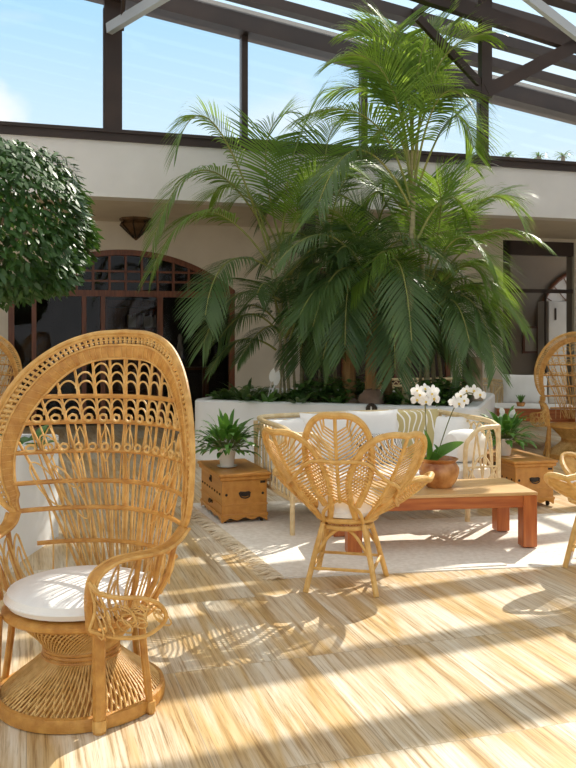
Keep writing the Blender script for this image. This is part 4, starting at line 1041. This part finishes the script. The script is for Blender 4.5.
# ------------------------------------------------------------------ rattan sofa and its pillows
SA = math.radians(18.5); SW, SDp = 1.74, .93; SL = Vector(((-.25+1.375)/2,(7.05+7.6)/2,0)) + Matrix.Rotation(SA,3,'Z') @ Vector((0,-SDp/2,0))
def sofa():
    t = empty('rattan_sofa', (0,0,0)); x0, y0 = SW/2, SDp/2; zr = .775
    for x in (-x0, x0):
        MB().tube([(x,y0,0),(x,y0+.01,.4),(x,y0+.03,zr-.02)], .020, 8).build('leg', M['sofa_cane'], t); MB().tube([(x,-y0,0),(x,-y0,zr-.02)], .020, 8).build('leg', M['sofa_cane'], t)
    for k_, (x,y) in enumerate(((-x0+.28,-y0),(x0-.28,-y0))): MB().tube([(x,y,0),(x,y,.28)], .022, 8).build('leg', M['sofa_cane'], t)
    m = MB()
    for z in (.26,): m.tube([(-x0,-y0,z),(x0,-y0,z),(x0,y0,z),(-x0,y0,z)], .018, 6, True)
    for x in (-.5,0,.5): m.tube([(x,-y0,.26),(x,y0,.26)], .014, 6)
    m.build('seat_frame', M['sofa_cane'], t)
    rail = cr([(-x0,-y0,zr-.03),(-x0-.01,-y0+.2,zr),(-x0,y0-.15,zr),(-x0+.12,y0+.03,zr+.01),(0,y0+.04,zr+.015),(x0-.12,y0+.03,zr+.01),(x0,y0-.15,zr),(x0+.01,-y0+.2,zr),(x0,-y0,zr-.03)], 8)
    m = MB(); m.tube(rail, .021, 8); m.build('top_rail', M['sofa_cane'], t)
    m = MB(); m.tube([p+Vector((0,0,-.09)) - Vector((p.x*.01,p.y*.01,0)) for p in rail[12:-12]], .012, 6); m.build('under_rail', M['sofa_cane'], t)
    m = MB()                                                   # arches filling back and sides
    def arches(pa, pb, n_, z0, z1):
        pa = Vector(pa); pb = Vector(pb)
        for i in range(n_):
            for ov in (0,.5):
                a = pa+(pb-pa)*min(1,(i+ov)/n_); b = pa+(pb-pa)*min(1,(i+ov+1)/n_)
                if (i+ov+1)/n_ > 1.001: continue
                mid = (a+b)/2; pts = [Vector((a.x,a.y,z0)), Vector((a.x*.92+mid.x*.08,a.y*.92+mid.y*.08,z0+(z1-z0)*.7)), Vector((mid.x,mid.y,z1)), Vector((b.x*.92+mid.x*.08,b.y*.92+mid.y*.08,z0+(z1-z0)*.7)), Vector((b.x,b.y,z0))]
                m.tube(cr(pts,5), .0085, 5)
    arches((-x0,y0+.03,0),(x0,y0+.03,0),10,.27,zr-.02); arches((x0,y0,0),(x0,-y0,0),5,.27,zr-.03); arches((-x0,y0,0),(-x0,-y0,0),5,.27,zr-.03)
    m.build('arch_canes', M['sofa_cane'], t)
    for s in (-1,1):                                           # arched front panels of the arms
        m = MB(); xa, xb = s*(x0-.30), s*x0; y = -y0-.005
        m.tube(cr([(xa,y,.26),(xa,y,.58),(xa+s*.05,y,.67),(xa+s*.14,y,.735),(xb,y,.745)],6), .019, 8)
        for f in (.33,.66):
            x = xa+(xb-xa)*f; m.tube(cr([(x-s*.05,y,.27),(x-s*.03,y,.5),(x+s*.0,y,.70)],4), .009, 5); m.tube(cr([(x+s*.06,y,.27),(x+s*.03,y,.5),(x+s*.0,y,.70)],4), .009, 5)
        m.tube(cr([(xa,y,.45),((xa+xb)/2,y,.29),(xb,y,.45)],6), .009, 5); m.tube(cr([(xa,y,.30),((xa+xb)/2,y,.52),(xb,y,.30)],6), .009, 5)
        m.tube([(xa,y,.43),(xb,y,.43)], .009, 5)
        m.build('arm_panel', M['sofa_cane'], t)
    m = MB(); m.bevbox((-x0+.035,-y0+.03,.285),(x0-.035,y0-.04,.43),.03); m.build('seat_cushion', M['white_cloth'], t)
    return t
sf = sofa(); sf.location = SL; sf.rotation_euler = (0,0,SA); tag(sf, 'pale rattan two-seat sofa with white cushions between the two chests', 'sofa', 'rattan sofas')
def pillow_mesh(w_, h_, th, n_=14):
    m = MB(); vs = []; fs = []
    for s in (1,-1):
        for i in range(n_+1):
            for j in range(n_+1):
                u = 2*i/n_-1; v = 2*j/n_-1; k_ = (1-abs(u)**2.6)*(1-abs(v)**2.6); pin = 1-.07*(1-abs(u)**2)*(abs(v)**6) ; pin2 = 1-.07*(1-abs(v)**2)*(abs(u)**6)
                vs.append((u*w_/2*pin2, s*th/2*(max(0,k_)**.55), v*h_/2*pin))
    q = (n_+1)**2
    for s in (0,1):
        for i in range(n_):
            for j in range(n_):
                a = s*q+i*(n_+1)+j; f = (a,a+1,a+n_+2,a+n_+1); fs.append(f if s else f[::-1])
    return m.add(vs, fs)
def pillow(x, y, z, w_, h_, th, rx_, rz_, m_, label, roll=0.0):
    o = pillow_mesh(w_,h_,th).build('throw_pillow', M[m_]); 
    o.location = SL + Matrix.Rotation(SA,3,'Z') @ Vector((x,y,z)); o.rotation_euler = (rx_,roll,SA+rz_); return tag(o, label, 'pillow', 'pillows on the rattan sofa')
pillow(.10,.20,.635,.46,.42,.16,-.25,0.0,'white_cloth','plain white pillow left of the olive swirl pillow on the sofa')
pillow(.48,.20,.630,.46,.42,.16,-.25,-.1,'swirl','olive pillow with white swirling lines behind the orchid')
pillow(-.34,.20,.630,.46,.42,.16,-.25,.08,'white_cloth','white pillow partly hidden by the petal chair back')
pillow(-.66,.16,.615,.40,.38,.15,-.28,.35,'white_cloth','small white pillow at the left end of the sofa')
pillow(.74,.10,.60,.42,.38,.15,-.35,-.6,'white_cloth','white pillow leaning into the right corner of the sofa')
pillow(.02,-.06,.555,.44,.26,.13,-.35,.05,'dots','black and white speckled oblong pillow at the front of the sofa')
m = MB(); m.lathe([(.0,-.15),(.10,-.145),(.128,-.11),(.135,0),(.128,.11),(.10,.145),(0,.15)], 24, cap=False)
o = m.build('bolster', M['white_cloth']); o.location = SL + Matrix.Rotation(SA,3,'Z') @ Vector((.715,-.22,.568)); o.rotation_euler = (0,PI/2,SA+.1); tag(o, 'round white bolster at the right arm of the sofa', 'pillow', 'pillows on the rattan sofa')

# ------------------------------------------------------------------ rug
def rug(corners, z0, z1, name, label, fr_edge=None, seed=1):
    c = sum((Vector((a,b,0)) for a,b in corners), Vector())/len(corners); t = empty(name, c, 0, label, 'rug', 'cream woven rugs')
    m = MB(); n_ = 40; a,b,d,e = [Vector((p[0],p[1],0))-c for p in corners]; vs = []; fs = []; r2 = random.Random(seed)
    for i in range(n_+1):
        for j in range(n_+1):
            u, v = i/n_, j/n_; p = (a*(1-u)+b*u)*(1-v)+(e*(1-u)+d*u)*v; p.z = z1 + .0018*math.sin(9*u+2*v)+.0015*math.sin(13*v-4*u); vs.append(p)
    for i in range(n_):
        for j in range(n_): q = i*(n_+1)+j; fs.append((q,q+n_+1,q+n_+2,q+1))
    m.add(vs, fs)
    bord = [i*(n_+1) for i in range(n_+1)]+[n_*(n_+1)+j for j in range(1,n_+1)]+[i*(n_+1)+n_ for i in range(n_-1,-1,-1)]+[j for j in range(n_-1,0,-1)]
    k_ = len(m.v); m.v += [(m.v[q][0],m.v[q][1],z0) for q in bord]; nb = len(bord)
    m.f += [(bord[i],bord[(i+1)%nb],k_+(i+1)%nb,k_+i) for i in range(nb)]
    m.build('pile', M['rug'], t)
    if fr_edge:
        m = MB(); p, q, o_ = [Vector((x[0],x[1],0)) for x in fr_edge[:2]]+[Vector((fr_edge[2][0],fr_edge[2][1],0))]; p -= c; q -= c
        cnt = fr_edge[3]; ln = fr_edge[4]
        for i in range(cnt):
            b = p+(q-p)*(i+r2.uniform(-.3,.3))/(cnt-1); b.z = z1-.001
            for w_ in range(3):
                d_ = o_*ln*r2.uniform(.6,1.25)+(q-p).normalized()*r2.uniform(-.05,.05); e_ = b+d_; e_.z = max(.006,z0+.004)
                m.tube([b, b+d_*.45+Vector((0,0,.008)), e_], [.007,.0055,.0035], 5)
        m.tube([p+Vector((0,0,z1)), (p+q)/2+Vector((0,0,z1)), q+Vector((0,0,z1))], .007, 6)
        m.build('fringe', M['rug_fringe'], t)
    return t
def GP(x, y): D = F*CH/(y-HY); return ((x-288)/F*D, D)
a = GP(283,579); d_ = Vector((-.33,.87)).normalized()
L0 = Vector(a); L1 = L0 + d_*2.35; R1 = Vector((1.62,5.36)); fx_ = (R1-L0)
rug([tuple(L0), (1.40,5.40-.03), (1.40-.95,5.40+1.45+.6), tuple(L1)], .0004, .012, 'woven_rug', 'cream woven rug with knotted fringe at its left end, under the petal chair', (tuple(L0),tuple(L1),(-.95,-.3),60,.10))
rug([(.55,5.20),(3.4,5.55+.10),(2.9,7.05),(.1,6.55)], .0002, .0062, 'woven_rug', 'cream woven rug under the right legs of the low table', None, 4)

# ------------------------------------------------------------------ far seating beyond the bed, right
fs_ = copy_tree(sf); fl = P(470,332,11.3); fs_.location = (2.28,12.2,0); fs_.rotation_euler = (0,0,math.radians(6)); fs_['label'] = 'distant rattan sofa behind the right end of the planting bed'
tp = P(545,432,10.6); tp.z = 0
t = empty('side_table', (3.22,11.0,0), math.radians(-12), 'dark red wooden table under a white cloth, left of the distant peacock chair', 'table')
for sx in (-1,1):
    for sy in (-1,1): MB().bevbox((sx*.43-.04,sy*.28-.04,0),(sx*.43+.04,sy*.28+.04,.5),.004).build('leg', M['table_leg'], t, False)
MB().bevbox((-.48,-.32,.36),(.48,.32,.52),.006).build('table_top', M['table_red'], t, False)
ct = (3.22,11.0,.521)
m = MB(); m.bevbox((-.50,-.335,.0),(.50,.335,.016),.004); o = m.build('table_cloth', M['white_cloth'], None, False); o.location = ct; o.rotation_euler = (0,0,math.radians(-12)); tag(o, 'white cloth laid over the dark red side table', 'cloth')
pm = pillow_mesh(.62,.46,.14).build('back_cushion', M['white_cloth']); pm.location = (3.24,11.48,.70); pm.rotation_euler = (-.2,0,math.radians(-8)); tag(pm, 'large white cushion standing behind the dark red side table', 'cushion')
t = empty('potted_plant', (ct[0]-.2,10.9,.5385), 0, 'tiny potted sprig on the white-clothed side table', 'plant')
MB().lathe([(0,0),(.045,0),(.06,.05),(.052,.05),(.045,.03)], 16, cap=False).build('pot', M['copper'], t)
m = MB(); r2 = random.Random(8)
for i in range(12):
    an = i*2.4; leaf(m, (0,0,.03), (math.cos(an)*.5,math.sin(an)*.5,1), .14, .03, Vector((0,0,1)), .3, 3)
m.build('foliage', M['lily'], t, False)
